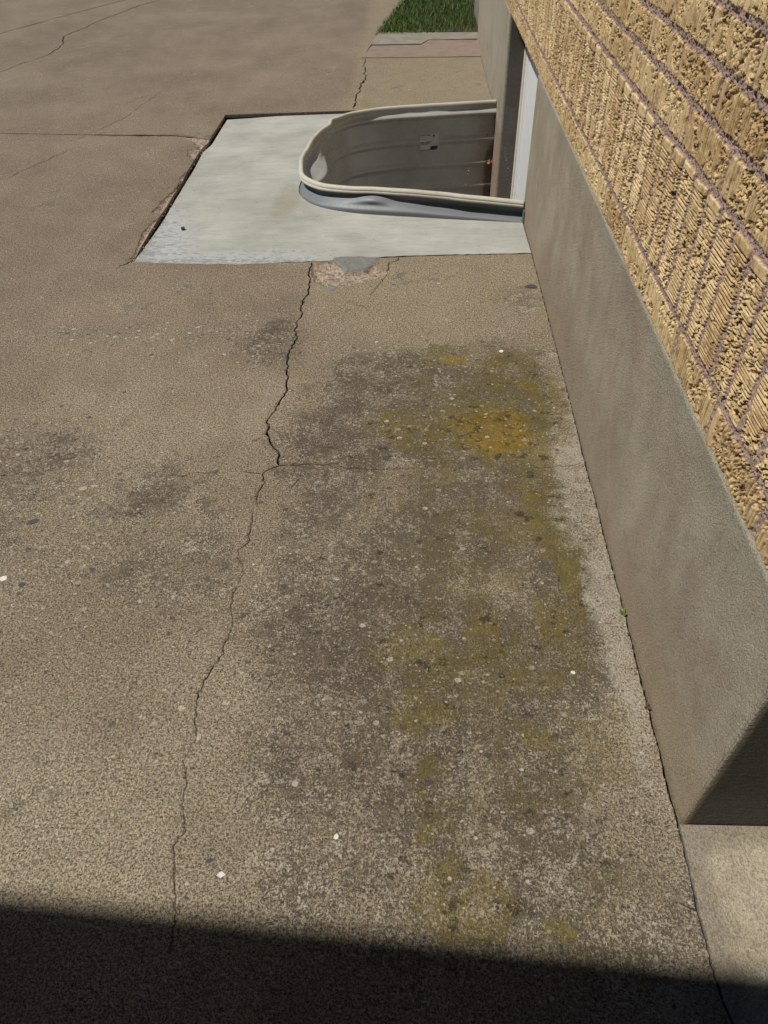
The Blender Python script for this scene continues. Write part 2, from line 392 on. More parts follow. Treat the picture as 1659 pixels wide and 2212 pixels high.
trans2=[(0.266,1.392),(0.314,1.381),(0.393,1.387),(0.433,1.396)]
transL=[(-0.386,1.354),(-0.395,1.357),(-0.444,1.366),(-0.510,1.359),(-0.563,1.359),(-0.594,1.345),(-0.615,1.352),(-0.692,1.352)]
upper=[(-0.326,5.536),(-0.332,5.416),(-0.317,5.288),(-0.306,5.067),(-0.322,4.894),(-0.326,4.757),(-0.338,4.626),(-0.337,4.432)]
jointL=[(-2.457,4.139),(-2.243,4.123),(-1.765,4.069),(-1.280,4.031),(-1.062,3.957)]
jointTL=[(-3.407,6.359),(-3.287,6.596),(-2.999,7.203),(-2.650,7.862),(-2.264,8.605)]
crackTL=[(-2.316,7.818),(-2.443,7.583),(-2.605,6.976),(-2.635,6.772),(-2.713,6.456),(-2.613,6.076),(-2.639,5.820),(-2.788,5.412)]
diagL=[(-1.549,4.835),(-1.628,4.329),(-1.689,4.188),(-1.768,4.003),(-1.763,3.812),(-1.857,3.620),(-1.922,3.441),(-1.969,3.368)]
patchR=[(-0.057,2.579),(-0.066,2.545),(-0.085,2.538),(-0.097,2.471),(-0.123,2.468)]
patchR2=[(-0.097,2.464),(-0.111,2.386),(-0.150,2.292)]
small1=[(-0.285,1.343),(-0.299,1.317),(-0.306,1.300)]
base=[(0.435,1.089),(0.443,0.899),(0.438,0.778),(0.439,0.686),(0.439,0.628),(0.436,0.560),(0.437,0.523),(0.439,0.481),(0.439,0.424),(0.437,0.389),(0.436,0.348),(0.436,0.305),(0.436,0.268),(0.438,0.242),(0.445,0.214)]
driveEdge=[(-0.358,5.551),(-0.268,6.262),(-0.169,6.938),(-0.089,7.522),(0.020,8.288)]
slab=[(-1.064,2.562),(-1.064,3.005),(-1.064,3.615),(-1.073,3.825),(-1.053,3.935),(-1.047,4.350),(-0.412,4.385),(0.433,4.441),(0.445,2.597),(0.011,2.589),(-0.336,2.555),(-0.649,2.540)]
grayTop=[(-0.265,6.262),(0.482,6.198),(0.472,5.997),(0.100,6.006),(0.049,5.887),(-0.301,5.894)]
pink=[(-0.300,5.881),(0.049,5.874),(0.100,6.006),(0.471,5.983),(0.450,5.515),(-0.358,5.551)]
spallA=[(-0.377,2.542),(-0.299,2.540),(-0.262,2.482),(-0.249,2.453),(-0.184,2.469),(-0.143,2.515),(-0.122,2.473),(-0.087,2.461),(-0.102,2.432),(-0.180,2.389),(-0.231,2.357),(-0.272,2.341),(-0.315,2.347),(-0.344,2.375),(-0.359,2.392),(-0.375,2.461)]
cement=[(-0.302,2.580),(-0.247,2.588),(-0.191,2.587),(-0.123,2.573),(-0.133,2.539),(-0.149,2.521),(-0.164,2.492),(-0.185,2.474),(-0.249,2.458),(-0.269,2.506),(-0.299,2.543)]
cement2=[(-0.317,2.336),(-0.290,2.363),(-0.270,2.346),(-0.274,2.325),(-0.302,2.320)]
spallB=[(-1.216,4.014),(-1.166,3.989),(-1.093,3.959),(-1.050,3.946),(-1.061,3.841),(-1.070,3.791),(-1.051,3.730),(-1.058,3.633),(-1.086,3.635),(-1.129,3.734),(-1.136,3.794),(-1.102,3.833),(-1.135,3.918),(-1.192,3.975)]
spallC=[(-1.067,3.523),(-1.093,3.435),(-1.078,3.315),(-1.105,3.172),(-1.113,3.080),(-1.121,3.022),(-1.068,3.013)]
spallD=[(-1.072,2.970),(-1.092,2.935),(-1.106,2.814),(-1.089,2.711),(-1.085,2.601),(-1.109,2.573),(-1.066,2.583)]
BL_weather=[(0.12,0.36,0.42,0.14,0.62),(0.30,0.55,0.15,0.25,0.55),(0.0,0.62,0.35,0.2,0.7),(0.224,1.911,0.212,0.091,0.60),(-0.209,2.202,0.094,0.078,0.35),(-0.431,1.978,0.104,0.165,0.70),(-0.484,1.933,0.146,0.107,0.30),(0.010,1.702,0.342,0.249,0.80),(0.243,1.655,0.193,0.240,0.90),(0.286,1.824,0.123,0.123,0.80),(0.133,1.503,0.245,0.177,0.80),(-0.165,1.517,0.224,0.258,0.75),(-0.301,1.382,0.072,0.091,0.60),(-0.187,1.180,0.163,0.273,0.70),(0.063,1.172,0.268,0.226,0.80),(0.278,1.190,0.128,0.302,0.90),(-0.085,0.847,0.279,0.202,0.90),(0.144,0.798,0.225,0.213,0.90),(0.048,0.561,0.278,0.182,0.80),(0.198,0.497,0.189,0.228,0.65),(0.317,0.959,0.096,0.318,0.85),(-0.212,0.712,0.088,0.158,0.70),(-0.724,1.211,0.148,0.080,0.35),(-0.60,1.15,0.22,0.30,0.42),(-0.634,1.261,0.105,0.100,0.52),(-0.648,1.109,0.065,0.131,0.52),(-0.463,1.056,0.064,0.083,0.5),(-0.548,0.892,0.040,0.060,0.45),(-1.010,1.387,0.2,0.2,0.5),(-0.9,1.2,0.2,0.2,0.4),(-0.028,0.328,0.245,0.076,0.40),(0.179,0.301,0.204,0.061,0.50),(-1.170,2.021,0.124,0.057,0.30),(-0.330,0.824,0.057,0.045,0.30),(0.360,2.272,0.141,0.097,0.30),(-0.638,2.044,0.092,0.086,0.30)]
BL_olive=[(0.096,1.898,0.099,0.065,0.75),(0.273,1.824,0.123,0.123,0.60),(0.210,1.538,0.149,0.141,1.10),(0.010,1.546,0.138,0.102,0.65),(0.385,1.648,0.064,0.195,0.75),(0.351,1.477,0.073,0.115,0.70),(0.320,1.243,0.066,0.191,0.75),(0.354,1.032,0.045,0.120,0.90),(0.296,0.902,0.048,0.071,0.60),(-0.010,0.829,0.084,0.056,0.75),(0.150,0.854,0.075,0.068,0.60),(0.063,0.786,0.055,0.053,0.60),(0.135,0.776,0.054,0.042,0.50),(0.008,0.685,0.078,0.058,0.70),(0.033,0.584,0.041,0.034,0.50),(0.117,0.621,0.025,0.036,0.60),(0.234,0.631,0.042,0.023,0.75),(0.031,0.495,0.031,0.047,0.60),(0.069,0.465,0.046,0.037,0.50),(0.081,0.394,0.087,0.041,0.60),(0.078,0.341,0.106,0.045,0.75),(0.210,0.324,0.042,0.025,0.60),(-0.108,0.362,0.022,0.013,0.60),(0.243,0.778,0.117,0.053,0.40),(-0.070,1.260,0.068,0.049,0.40),(0.206,0.678,0.043,0.038,0.40)]
BL_orange=[(0.228,1.525,0.105,0.100,1.00),(0.102,1.876,0.049,0.031,0.70),(0.167,0.878,0.013,0.016,0.90),(0.149,1.563,0.076,0.062,0.50),(0.333,1.748,0.040,0.035,0.50),(-0.052,1.483,0.074,0.049,0.25),(0.269,1.269,0.090,0.049,0.30)]
BL_white=[(0.398,1.362,0.057,0.210,0.70),(0.365,1.204,0.049,0.124,0.60),(0.400,0.960,0.044,0.149,0.80),(0.411,0.798,0.036,0.128,0.80),(0.443,1.602,0.032,0.168,0.50),(0.411,0.600,0.032,0.129,0.70),(0.444,1.825,0.027,0.147,0.40),(0.187,1.380,0.059,0.027,0.40)]
BL_pebble=[(-1.017,1.408,0.199,0.169,1.00),(-0.814,1.319,0.191,0.174,0.70),(-0.851,1.162,0.179,0.199,0.60),(-0.900,2.046,0.384,0.058,0.70),(-0.484,1.933,0.117,0.107,0.50),(-0.802,0.928,0.140,0.247,0.45),(-0.128,0.917,0.175,0.145,0.60),(0.010,1.762,0.270,0.189,0.50),(0.135,1.541,0.249,0.161,0.40),(-0.196,1.013,0.164,0.106,0.40),(-0.545,0.660,0.257,0.279,0.35),(0.088,0.578,0.317,0.251,0.30),(-0.134,1.927,0.173,0.079,0.50)]

HOLE = [(-1.072,2.566),(-1.072,3.005),(-1.074,3.40),(-1.074,3.615),(-1.085,3.825),(-1.060,3.925),(-1.056,4.366),(-0.412,4.398),(0.4425,4.452),
        (0.4425,2.592),(0.2,2.588),(0.011,2.582),(-0.12,2.572),(-0.336,2.549),(-0.649,2.536),(-0.9,2.550)]
rn = random.Random(3)
edge_r = [(0.4425, y) for y in (0.20,)]
base_line = [(0.4440,0.216),(0.438,0.242),(0.436,0.268),(0.436,0.305),(0.436,0.348),(0.437,0.389),(0.439,0.424),(0.4395,0.488),(0.4385,0.523),(0.4385,0.56),(0.440,0.628),(0.4405,0.70),(0.440,0.778),(0.4425,0.90),(0.441,1.0),(0.4405,1.09),(0.4415,1.25),(0.4400,1.396),(0.4425,1.6),(0.4425,2.58)]
br = dens([(0.436, -7.0), (0.436, 0.0), (0.4440, 0.216)], 0.3, 0, 1)[:-1]+dens([(a-0.0016, b) for a, b in base_line], 0.009, 0.0016, 5)+[(0.4425, 4.46)]
br += dens([(0.4425, 4.46), (0.4425, 5.515)], 0.06, 0.0008, 6)[1:]
outer = [(-14, -7)]+br+[(-0.352,5.551),(-0.268,6.262),(-0.169,6.938),(-0.089,7.522),(0.020,8.288),(0.30,10.0),(0.9,13.5),(-14,13.5)]
gaps = [crack_poly([(p[0], p[1]) for p in main[:28]], 0.0050, 0.0036, 11), crack_poly(main[27:34], 0.0024, 0.0018, 12, wob=0.8), crack_poly(main[34:40], 0.0013, 0.0012, 61, wob=0.8), crack_poly(main[39:46], 0.0006, 0.0005, 13, wob=0.9), crack_poly(main[45:49], 0.0005, 0.0018, 63, wob=0.8), crack_poly(main[48:55], 0.0014, 0.0005, 64, wob=0.9), crack_poly(main[54:], 0.0006, 0.0007, 65, wob=0.9),
        crack_poly(trans[:11], 0.0022, 0.0005, 14, wob=0.85), crack_poly(trans2[1:], 0.0005, 0.0018, 15), crack_poly(transL[:3], 0.0026, 0.0004, 16, wob=0.9), crack_poly(transL[3:7], 0.0004, 0.0012, 72, wob=0.95),
        crack_poly(upper, 0.004, 0.006, 17, 0.03, 0.010, wob=0.95), crack_poly(jointL, 0.006, 0.011, 18, 0.08, 0.0015, 0.3), crack_poly(jointTL, 0.008, 0.007, 19, 0.2, 0.002, 0.3),
        crack_poly(crackTL, 0.008, 0.005, 20, 0.05, 0.012, wob=0.9), crack_poly(diagL[:4], 0.0005, 0.0012, 21, 0.04, 0.008, wob=0.95), crack_poly(diagL[4:7], 0.0012, 0.0008, 71, 0.04, 0.008, wob=0.95),
        crack_poly(patchR, 0.004, 0.002, 22), crack_poly(patchR2, 0.0012, 0.0006, 23), crack_poly(small1, 0.0016, 0.001, 24),
        crack_poly([(-1.067, 2.60), (-1.082, 2.56), (-1.110, 2.515)], 0.006, 0.003, 25)]
zones = [dens(z, 0.02, 0.004, 30+i, True) for i, z in enumerate((spallA, spallB, spallC, spallD))]
pts = []
for (x0, x1, y0, y1, st) in ((-0.95, 0.43, 0.15, 1.1, 0.022), (-1.3, 0.43, 1.1, 2.5, 0.03), (-3.2, 0.43, 2.5, 6.0, 0.075), (-4.5, 0.0, 6.0, 10, 0.2)):
    y = y0
    while y < y1:
        x = x0
        while x < x1: pts.append((x+rn.uniform(-.3, .3)*st, y+rn.uniform(-.3, .3)*st)); x += st
        y += st
for zp in zones:
    xs = [p[0] for p in zp]; ys = [p[1] for p in zp]; y = min(ys); st = 0.008
    while y < max(ys):
        x = min(xs)
        while x < max(xs):
            q = (x+rn.uniform(-.35, .35)*st, y+rn.uniform(-.35, .35)*st)
            if inside(q, zp): pts.append(q)
            x += st
        y += st
lipset = set()
for gp in gaps:
    n = len(gp)
    for i in range(0, n, 2):
        a = gp[i-1]; b = gp[(i+1) % n]; dx, dy = b[0]-a[0], b[1]-a[1]; l = math.hypot(dx, dy) or 1; k = 0.004+0.0012*gp[i][1]
        q = (gp[i][0]+dy/l*k, gp[i][1]-dx/l*k); q2 = (gp[i][0]-dy/l*k, gp[i][1]+dx/l*k)
        for c in (q, q2):
            if not inside(c, gp): pts.append(c)
pts = [p for p in pts if not inside(p, HOLE) and p[0] < 0.436]
LIP = {(round(p[0], 5), round(p[1], 5)) for gp in gaps for p in gp}
def lipat(X, Y): return np.array([1.0 if (round(a, 5), round(b, 5)) in LIP else 0.0 for a, b in zip(X, Y)])
def drive_z(X, Y):
    Z = 0.0012*(fbm(X, Y, 3.0, 3)-0.5)-lipat(X, Y)*(0.0004+0.0016*vnoise(X, Y, 60, 21))
    for zp in zones:
        m = np.array([inside((a, b), zp) for a, b in zip(X, Y)])
        d = dist_poly(X, Y, zp); Z = np.where(m, Z-np.clip(d*0.5, 0, 0.010)*(0.4+1.2*vnoise(X, Y, 55, 9))-0.003*np.clip(d/0.006, 0, 1)+0.004*(vnoise(X, Y, 150, 8)-0.5)*np.clip(d/0.006, 0, 1), Z)
    return Z
def drive_at(X, Y):
    sp_ = np.zeros_like(X)
    for zp, wz in zip(zones, (1, 1, 0.62, 0.66)):
        m = np.array([inside((a, b), zp) for a, b in zip(X, Y)]); d = dist_poly(X, Y, zp)
        sp_ = np.where(m, wz*np.clip(0.35+d/0.008, 0, 1), sp_)
    wh = blob(X, Y, BL_white)
    strip = np.clip(1-(0.446-X)/0.05, 0, 1)*np.clip((Y-0.45)/0.3, 0, 1)*np.clip((2.0-Y)/0.3, 0, 1)*0.75
    return dict(weather=blob(X, Y, BL_weather), olive=blob(X, Y, BL_olive), orange=blob(X, Y, BL_orange), white=np.maximum(wh, strip),
                pebble=blob(X, Y, BL_pebble), spall=sp_, lip=lipat(X, Y))
props(cdt_mesh('driveway', outer, [HOLE], gaps, zones, pts, M_DRIVE, drive_z, drive_at), kind='structure')
# soil under everything, and the far ground
SOILH = [(-0.56, 2.80), (0.60, 2.80), (0.60, 4.38), (-0.56, 4.38)]
props(mobj('soil', [(-40, -40, -0.03), (40, -40, -0.03), (40, 60, -0.03), (-40, 60, -0.03)]+[(a, b, -0.03) for a, b in SOILH], [(0, 1, 5, 4), (1, 2, 6, 5), (2, 3, 7, 6), (3, 0, 4, 7)], M_EARTH), kind='structure')

# concrete panel right of the joint, in front of the short house wall
def mat_walk():
    g = G('beige_concrete', 0.9, 0.2)
    n = g.noise(6, 5, 0.6); m = g.noise(28, 4, 0.65); gr = g.noise(420, 2, 0.6); x, y, z = g.xyz()
    c = g.mix(n.ss(0.35, 0.65), (0.29, 0.245, 0.175), (0.42, 0.37, 0.275))
    c = g.mix(m.ss(0.58, 0.72)*0.4, c, (0.20, 0.165, 0.12))
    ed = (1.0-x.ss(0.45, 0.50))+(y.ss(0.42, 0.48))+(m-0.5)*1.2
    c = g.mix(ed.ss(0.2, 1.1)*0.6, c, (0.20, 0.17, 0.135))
    d, r1, r2 = g.voro(17, g.scl(1, 1, 0, (2.3, 5.1, 0)), '2D')
    c = g.mix((1.0-(d+g.noise(200, 3)*0.12).ss(0.16, 0.20))*r1.gt(0.72)*0.55, c, (0.50, 0.52, 0.46))
    g2 = g.noise(200, 3, 0.7)
    c = g.mix(g2.ss(0.60, 0.68)*0.6, c, (0.11, 0.09, 0.065))
    g.color(g.tint(c, gr.ss(0.35, 0.65)*0.35+g2.ss(0.35, 0.65)*0.4+0.66)); g.bump(gr*0.4+g2+m, 0.004, 1.0); return g.m
M_WALK = mat_walk()
wl = [(p[0]+0.0022+0.0012*random.random(), p[1]) for p in dens([(0.436, -7.0), (0.436, 0.0), (0.4440, 0.216)], 0.3, 0, 1)[:-1]+dens(base_line[:7], 0.012, 0.0012, 5)]
wpoly = wl+[(0.4425, HY0-0.002), (0.9, HY0-0.002), (6, HY0-0.002), (6, -7)]
wp = [(random.uniform(0.46, 0.9), random.uniform(0.1, 0.47)) for _ in range(300)]
props(cdt_mesh('walkway', wpoly, [], [], [], wp, M_WALK, lambda X, Y: 0.001+0.0015*(vnoise(X, Y, 9, 4)-0.5)+0.004*(vnoise(X, Y, 60, 14)-0.5), lambda X, Y: {'edge': X*0}), kind='structure')

# pale replacement slab round the window well
well_hole_pts = None
RIMPTS = [(.4445,2.925,.060),(.30,2.955,.066),(.15,2.985,.072),(0.0,3.018,.076),(-.15,3.050,.075),(-.28,3.085,.070),(-.375,3.130,.066),(-.445,3.195,.064),(-.487,3.275,.063),(-.503,3.38,.063),(-.505,3.50,.063),
          (-.497,3.64,.062),(-.472,3.79,.062),(-.441,3.90,.061),(-.430,3.965,.061),(-.397,4.04,.060),(-.335,4.12,.059),(-.23,4.18,.058),(-.085,4.225,.057),(.10,4.255,.056),(.28,4.280,.056),(.4445,4.300,.056)]
def catmull(P, k):
    out = []; n = len(P)
    for i in range(n-1):
        p0, p1, p2, p3 = P[max(0, i-1)], P[i], P[i+1], P[min(n-1, i+2)]
        for j in range(k):
            t = j/k; out.append(tuple(0.5*((2*b)+(-a+c)*t+(2*a-5*b+4*c-d)*t*t+(-a+3*b-3*c+d)*t**3) for a, b, c, d in zip(p0, p1, p2, p3)))
    out.append(P[-1]); return out
PATH = catmull(RIMPTS, 14)
def normals(path):
    N = []; n = len(path)
    for i in range(n):
        a = path[max(0, i-1)]; b = path[min(n-1, i+1)]; dx, dy = b[0]-a[0], b[1]-a[1]; l = math.hypot(dx, dy)
        N.append((dy/l, -dx/l))     # the path runs clockwise seen from above, near side first: this points inward
    return N
NRM = normals(PATH)
cxm, cym = 0.0, 3.55
if (cxm-PATH[100][0])*NRM[100][0]+(cym-PATH[100][1])*NRM[100][1] < 0: NRM = [(-a, -b) for a, b in NRM]
slab_out = [(-1.064,2.562),(-1.064,3.005),(-1.064,3.36),(-1.064,3.615),(-1.071,3.825),(-1.050,3.925),(-1.045,4.348),(-0.75,4.364),(-0.412,4.383),(0.05,4.41),(0.4405,4.441)]
near_edge = dens([(0.4405,2.597),(0.25,2.592),(0.011,2.587),(-0.12,2.577),(-0.336,2.553),(-0.5,2.545),(-0.649,2.533),(-0.82,2.540),(-1.0,2.556),(-1.064,2.562)], 0.02, 0.0025, 8)
sl_poly = dens(slab_out, 0.05, 0.001, 4)+near_edge[:-1]
arc = [0.0]
for a, b in zip(PATH, PATH[1:]): arc.append(arc[-1]+math.dist(a[:2], b[:2]))
s_left = arc[min(range(len(PATH)), key=lambda i: PATH[i][0])]
def ramp(t):
    t = min(1, max(0, t)); return t*t*(3-2*t)
def flare(s):
    """the sheet swells out below the rim on the near side"""
    return float(np.interp(s, [0, .45, .67, .85, .95, 1.07, 1.2, 3], [.033, .050, .054, .048, .038, .022, .008, .000]))
hole = [(p[0]-n[0]*(0.003+flare(s)), p[1]-n[1]*(0.003+flare(s))) for p, n, s in list(zip(PATH, NRM, arc))[::4]]
hole = [(0.4405, hole[0][1])]+hole[1:-1]+[(0.4405, hole[-1][1])]
hole = [(0.4405+0.01, hole[0][1])]+hole+[(0.4405+0.01, hole[-1][1])]
def slab_z(X, Y):
    t = np.clip((Y-2.545)/0.5, 0, 1); u = np.clip((-0.75-X)/0.3, 0, 1)
    z = 0.0022-0.013*t*t*(3-2*t)-0.009*u*np.clip((Y-2.56)/0.1, 0, 1)+0.0016*(fbm(X, Y, 5, 2)-0.5)
    return z-0.002*np.clip(1-(Y-2.56+0.03*0)/0.02, 0, 1)
def slab_at(X, Y):
    e = np.maximum(np.clip(1-(X+1.07)/0.30, 0, 1)*np.clip((3.4-Y)/0.7, 0, 1), np.clip(1-(Y-2.54)/0.17, 0, 1)*np.clip((-0.28-X)/0.15, 0, 1)*0.9)
    e = np.maximum(e, np.clip(1-(4.38-Y)/0.15, 0, 1)*0.35)
    s = blob(X, Y, [(-0.56, 3.15, 0.07, 0.25, 0.8), (-0.45, 3.0, 0.12, 0.06, 0.6), (0.35, 2.80, 0.2, 0.05, 0.5), (0.40, 2.6, 0.08, 0.12, 0.4), (-0.6, 2.9, 0.3, 0.05, 0.3)])
    return {'edge': e, 'stain': s}
sp = [(random.uniform(-1.05, 0.43), random.uniform(2.57, 4.35)) for _ in range(2500)]
slab_o = cdt_mesh('concrete_slab', sl_poly, [hole], [], [], sp, M_SLAB, slab_z, slab_at, depth=0.10)
for p in slab_o.data.polygons: p.use_smooth = False
props(slab_o, kind='structure')
# cement patches pressed into the broken edge
def lump(name, poly, top, mat, seed, kind='structure', rough=0.006):
    pd = dens(poly, 0.012, 0.0025, seed, True); xs = [p[0] for p in pd]; ys = [p[1] for p in pd]; pp = []
    y = min(ys)
    while y < max(ys):
        x = min(xs)
        while x < max(xs):
            q = (x+random.uniform(-.002, .002), y+random.uniform(-.002, .002))
            if inside(q, pd): pp.append(q)
            x += 0.006
        y += 0.006
    def zf(X, Y):
        d = dist_poly(X, Y, pd); return top*np.clip(d/0.008, 0.12, 1)+rough*(fbm(X, Y, 60, seed)-0.5)*np.clip(d/0.01, 0, 1)
    return cdt_mesh(name, pd, [], [], [], pp, mat, zf, lambda X, Y: {'edge': X*0}, depth=0.012)
M_CEM = simple('grey_cement', (0.175, 0.175, 0.165), 0.9, 0.2, 0.35, 60, 0.002, bs=250)
props(lump('cement_patch', cement, 0.004, M_CEM, 41), kind='structure')
props(lump('cement_smear', cement2, 0.0025, M_CEM, 42, rough=0.002), kind='structure')

# strips at the far end of the path
def mat_strip(name, c1, c2, line=None):
    g = G(name, 0.9, 0.2); n = g.noise(12, 4, 0.6); gr = g.noise(150, 3, 0.6); x, y, z = g.xyz()
    c = g.mix(n.ss(0.3, 0.7), c1, c2)
    if line:
        for (yy, x0, x1) in line:
            m = (1.0-((y-yy+(n-0.5)*0.02).absv()).ss(0.006, 0.018))*x.ss(x0-0.01, x0)*(1.0-x.ss(x1, x1+0.01))
            c = g.mix(m*0.35, c, (0.28, 0.23, 0.17))
    g.color(g.tint(c, gr*0.4+0.8)); g.bump(gr, 0.002); return g.m
M_PINK = mat_strip('pink_concrete', (0.205, 0.155, 0.124), (0.240, 0.186, 0.148), [(5.70, -0.4, 0.5), (5.86, 0.05, 0.5)])
M_KERB = mat_strip('grey_kerb_concrete', (0.200, 0.180, 0.146), (0.260, 0.238, 0.196))
def sheet(name, poly, z, th, mat):
    n = len(poly); V = [(x, y, z) for x, y in poly]+[(x, y, z-th) for x, y in poly]
    return mobj(name, V, [tuple(range(n))[::-1]]+[(i, (i+1) % n, (i+1) % n+n, i+n) for i in range(n)], mat)
def fixn(o):
    bm = bmesh.new(); bm.from_mesh(o.data); bmesh.ops.recalc_face_normals(bm, faces=bm.faces[:]); bm.to_mesh(o.data); bm.free(); return o
pk = dens(pink, 0.06, 0.004, 51, True); gk = dens(grayTop, 0.06, 0.004, 52, True)
props(fixn(sheet('pink_path_strip', pk, 0.004, 0.06, M_PINK)), kind='structure')
props(fixn(sheet('grey_path_strip', gk, 0.008, 0.07, M_KERB)), kind='structure')

# ------------------------------------------------------------------ house
house = empty('brick_house', (WX, HY0, 0)); props(house, 'tan rug-face brick house on a grey rendered foundation beside the driveway', 'house')
def hb(name, bm, mat, parent=None, smooth=False):
    par = parent or house
    off = Vector((0, 0, 0)); p = par
    while p is not None: off += p.location; p = p.parent
    bmesh.ops.translate(bm, verts=bm.verts[:], vec=-off)
    o = bmobj(name, bm, mat, par, smooth); return o
OY0, OY1 = 2.95, 4.02                        # window opening
# textures use object coordinates, so the foundation keeps its origin at the world origin by offsetting the object
def world_origin(o):
    o.location = -house.location; return o
bm = bmesh.new()
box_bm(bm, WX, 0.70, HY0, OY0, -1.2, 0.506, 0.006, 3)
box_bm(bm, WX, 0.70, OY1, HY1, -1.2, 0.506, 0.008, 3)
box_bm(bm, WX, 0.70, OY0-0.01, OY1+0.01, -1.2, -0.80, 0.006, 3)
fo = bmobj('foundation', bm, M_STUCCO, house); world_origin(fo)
bm = bmesh.new(); box_bm(bm, 0.705, 8.0, HY0+0.012, HY1-0.01, -1.0, 0.50)
world_origin(bmobj('inner_wall', bm, M_WOOD, house))
bm = bmesh.new(); box_bm(bm, 0.699, 8.0, HY0+0.002, HY0+0.009, -1.2, 0.504)
world_origin(bmobj('foundation_end', bm, M_STUCCO, house))

JZ = [0.5721, 0.7835, 0.8544, 0.9217, 0.9903]
while JZ[-1] < 2.75: JZ.append(JZ[-1]+0.0677)
JZ = np.array([0.499]+JZ)
SOLD = 1                                     # row index of the soldier course
def brick_grid(ys, zs):
    Y, Z = np.meshgrid(ys, zs); wob = 0.0022*(vnoise(Y, Z, 22, 77)-0.5)*2
    zz = Z+wob; row = np.clip(np.searchsorted(JZ, zz)-1, 0, len(JZ)-2)
    zl = zz-JZ[row]; zh = JZ[row+1]-zz
    sold = row == SOLD
    pitch = np.where(sold, 0.0677, 0.2135); offs = np.where(sold, 0.93-0.0677*10, np.where(row % 2 == 0, 1.090, 1.195)-2.135)
    yy = Y+0.0022*(vnoise(Y, Z, 25, 78)-0.5)*2
    q = (yy-offs)/pitch; bi = np.floor(q); fr = q-bi; yl = fr*pitch; yh = (1-fr)*pitch
    hsh = np.sin(bi*12.9898+row*78.233)*43758.5453; tone = hsh-np.floor(hsh)
    h2 = np.sin(bi*39.346+row*11.135)*24634.633; r2 = h2-np.floor(h2)
    jit = 0.0018*(vnoise(Y, Z, 160, 5)-0.5)*2
    ed = np.minimum(np.minimum(zl, zh), np.minimum(yl, yh))-0.0058+jit
    body = np.clip(ed/0.0022, 0, 1)
    # ribs run across the brick's length
    u = np.where(sold, Z, Y)+0.0012*(vnoise(Y, Z, 40, 31)-0.5); v = np.where(sold, Y, Z)
    k = (u+0.0042*(vnoise(u*1.0+bi*3.1, row*7.7+0*u, 70, 88)-0.5)+0.0022*(vnoise(u+bi*1.7, v*0.15, 190, 89)-0.5))/np.where(sold, 0.0060, 0.0082); ki = np.floor(k); kf = k-ki
    hr = np.sin(ki*7.31+bi*3.7+row*1.9)*9631.7; hr = hr-np.floor(hr)
    wid = 0.13+0.20*hr
    slit = np.clip(1-np.abs(kf-0.5)/wid, 0, 1)
    brk = vnoise(u*2.6, v, 95, 61)
    slit = slit*np.clip((brk+0.35*hr-0.36)/0.12, 0, 1)
    rib = -np.where(sold, 0.0045, 0.0090)*slit*(0.5+hr)+0.0006*(hr-0.5)
    # torn patches
    tn = fbm(Y*1.0, Z*1.0, 42, 91, 3)+0.22*(r2-0.5)
    T = np.clip((tn-np.where(sold, 0.485, 0.51))/0.06, 0, 1)
    tb = (fbm(u*1.15, v*0.62, 380, 19, 3)-0.5)+0.35*(vnoise(Y, Z, 150, 23)-0.5)
    pit = np.clip((vnoise(u*1.2, v*0.7, 330, 55)-0.60)/0.12, 0, 1)
    torn = 0.0095*tb+0.6*rib-0.0018-0.0085*pit
    h = (1-T)*rib+T*torn+0.0016*(r2-0.5)
    # smooth flat lip at one end of each brick
    endd = np.where(sold, zh, yh); lipw = 0.010+0.010*r2
    lip = (endd < lipw+0.005)*(r2 > 0.25)
    h = np.where(lip, 0.0008+0*h, h)
    mort = -0.0040+0.0058*(fbm(Y, Z, 250, 66, 2)-0.5)+0.0014*(vnoise(Y, Z, 60, 67)-0.5)
    H = body*h+(1-body)*mort
    groove_shade = body*np.clip((1-T)*slit*np.where(sold, 0.45, 1.0)+T*(0.65*pit+0.5*slit+np.clip(-tb*2.2, 0, 0.7)), 0, 1)*(1-lip)  # mask for painted shade: slits, pits and torn hollows
    return Y, Z, H, 1-body, groove_shade, np.clip(tone*0.75+0.3*vnoise(Y, Z, 14, 7)-0.03, 0, 1)
def brick_sheet(name, ys, zs, xbase, parent):
    Y, Z, H, mo, groove_shade, tone = brick_grid(ys, zs)
    X = xbase-H; nz, ny = Y.shape
    co = np.stack([X, Y, Z], -1).reshape(-1, 3).astype(np.float32)
    a = (np.arange(nz-1)[:, None]*ny+np.arange(ny-1)[None, :]).reshape(-1)
    quads = np.stack([a, a+ny, a+ny+1, a+1], -1).reshape(-1).astype(np.int32)
    nf = len(quads)//4; me = bpy.data.meshes.new(name)
    me.vertices.add(len(co)); me.vertices.foreach_set('co', co.ravel())
    me.loops.add(len(quads)); me.loops.foreach_set('vertex_index', quads)
    me.polygons.add(nf); me.polygons.foreach_set('loop_start', np.arange(0, nf*4, 4, dtype=np.int32))
    me.polygons.foreach_set('loop_total', np.full(nf, 4, dtype=np.int32))
    me.update(calc_edges=True); me.validate()
    o = finish(name, me, M_BRICK, parent, False, {'mortar': mo.ravel(), 'tone': tone.ravel(), 'groove_shade': groove_shade.ravel()})
    o.location = -house.location
    return o
XB = 0.4490
ysn = np.concatenate([np.arange(HY0, 1.75, 0.00115), np.arange(1.75, 2.9, 0.0020), np.arange(2.9, HY1+0.004, 0.0040)])
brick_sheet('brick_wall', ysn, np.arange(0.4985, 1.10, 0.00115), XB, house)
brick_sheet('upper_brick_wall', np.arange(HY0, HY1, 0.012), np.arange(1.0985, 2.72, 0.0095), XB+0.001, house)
bm = bmesh.new(); box_bm(bm, XB+0.0085, 8.0, HY0+0.008, HY1, 0.507, 2.72)
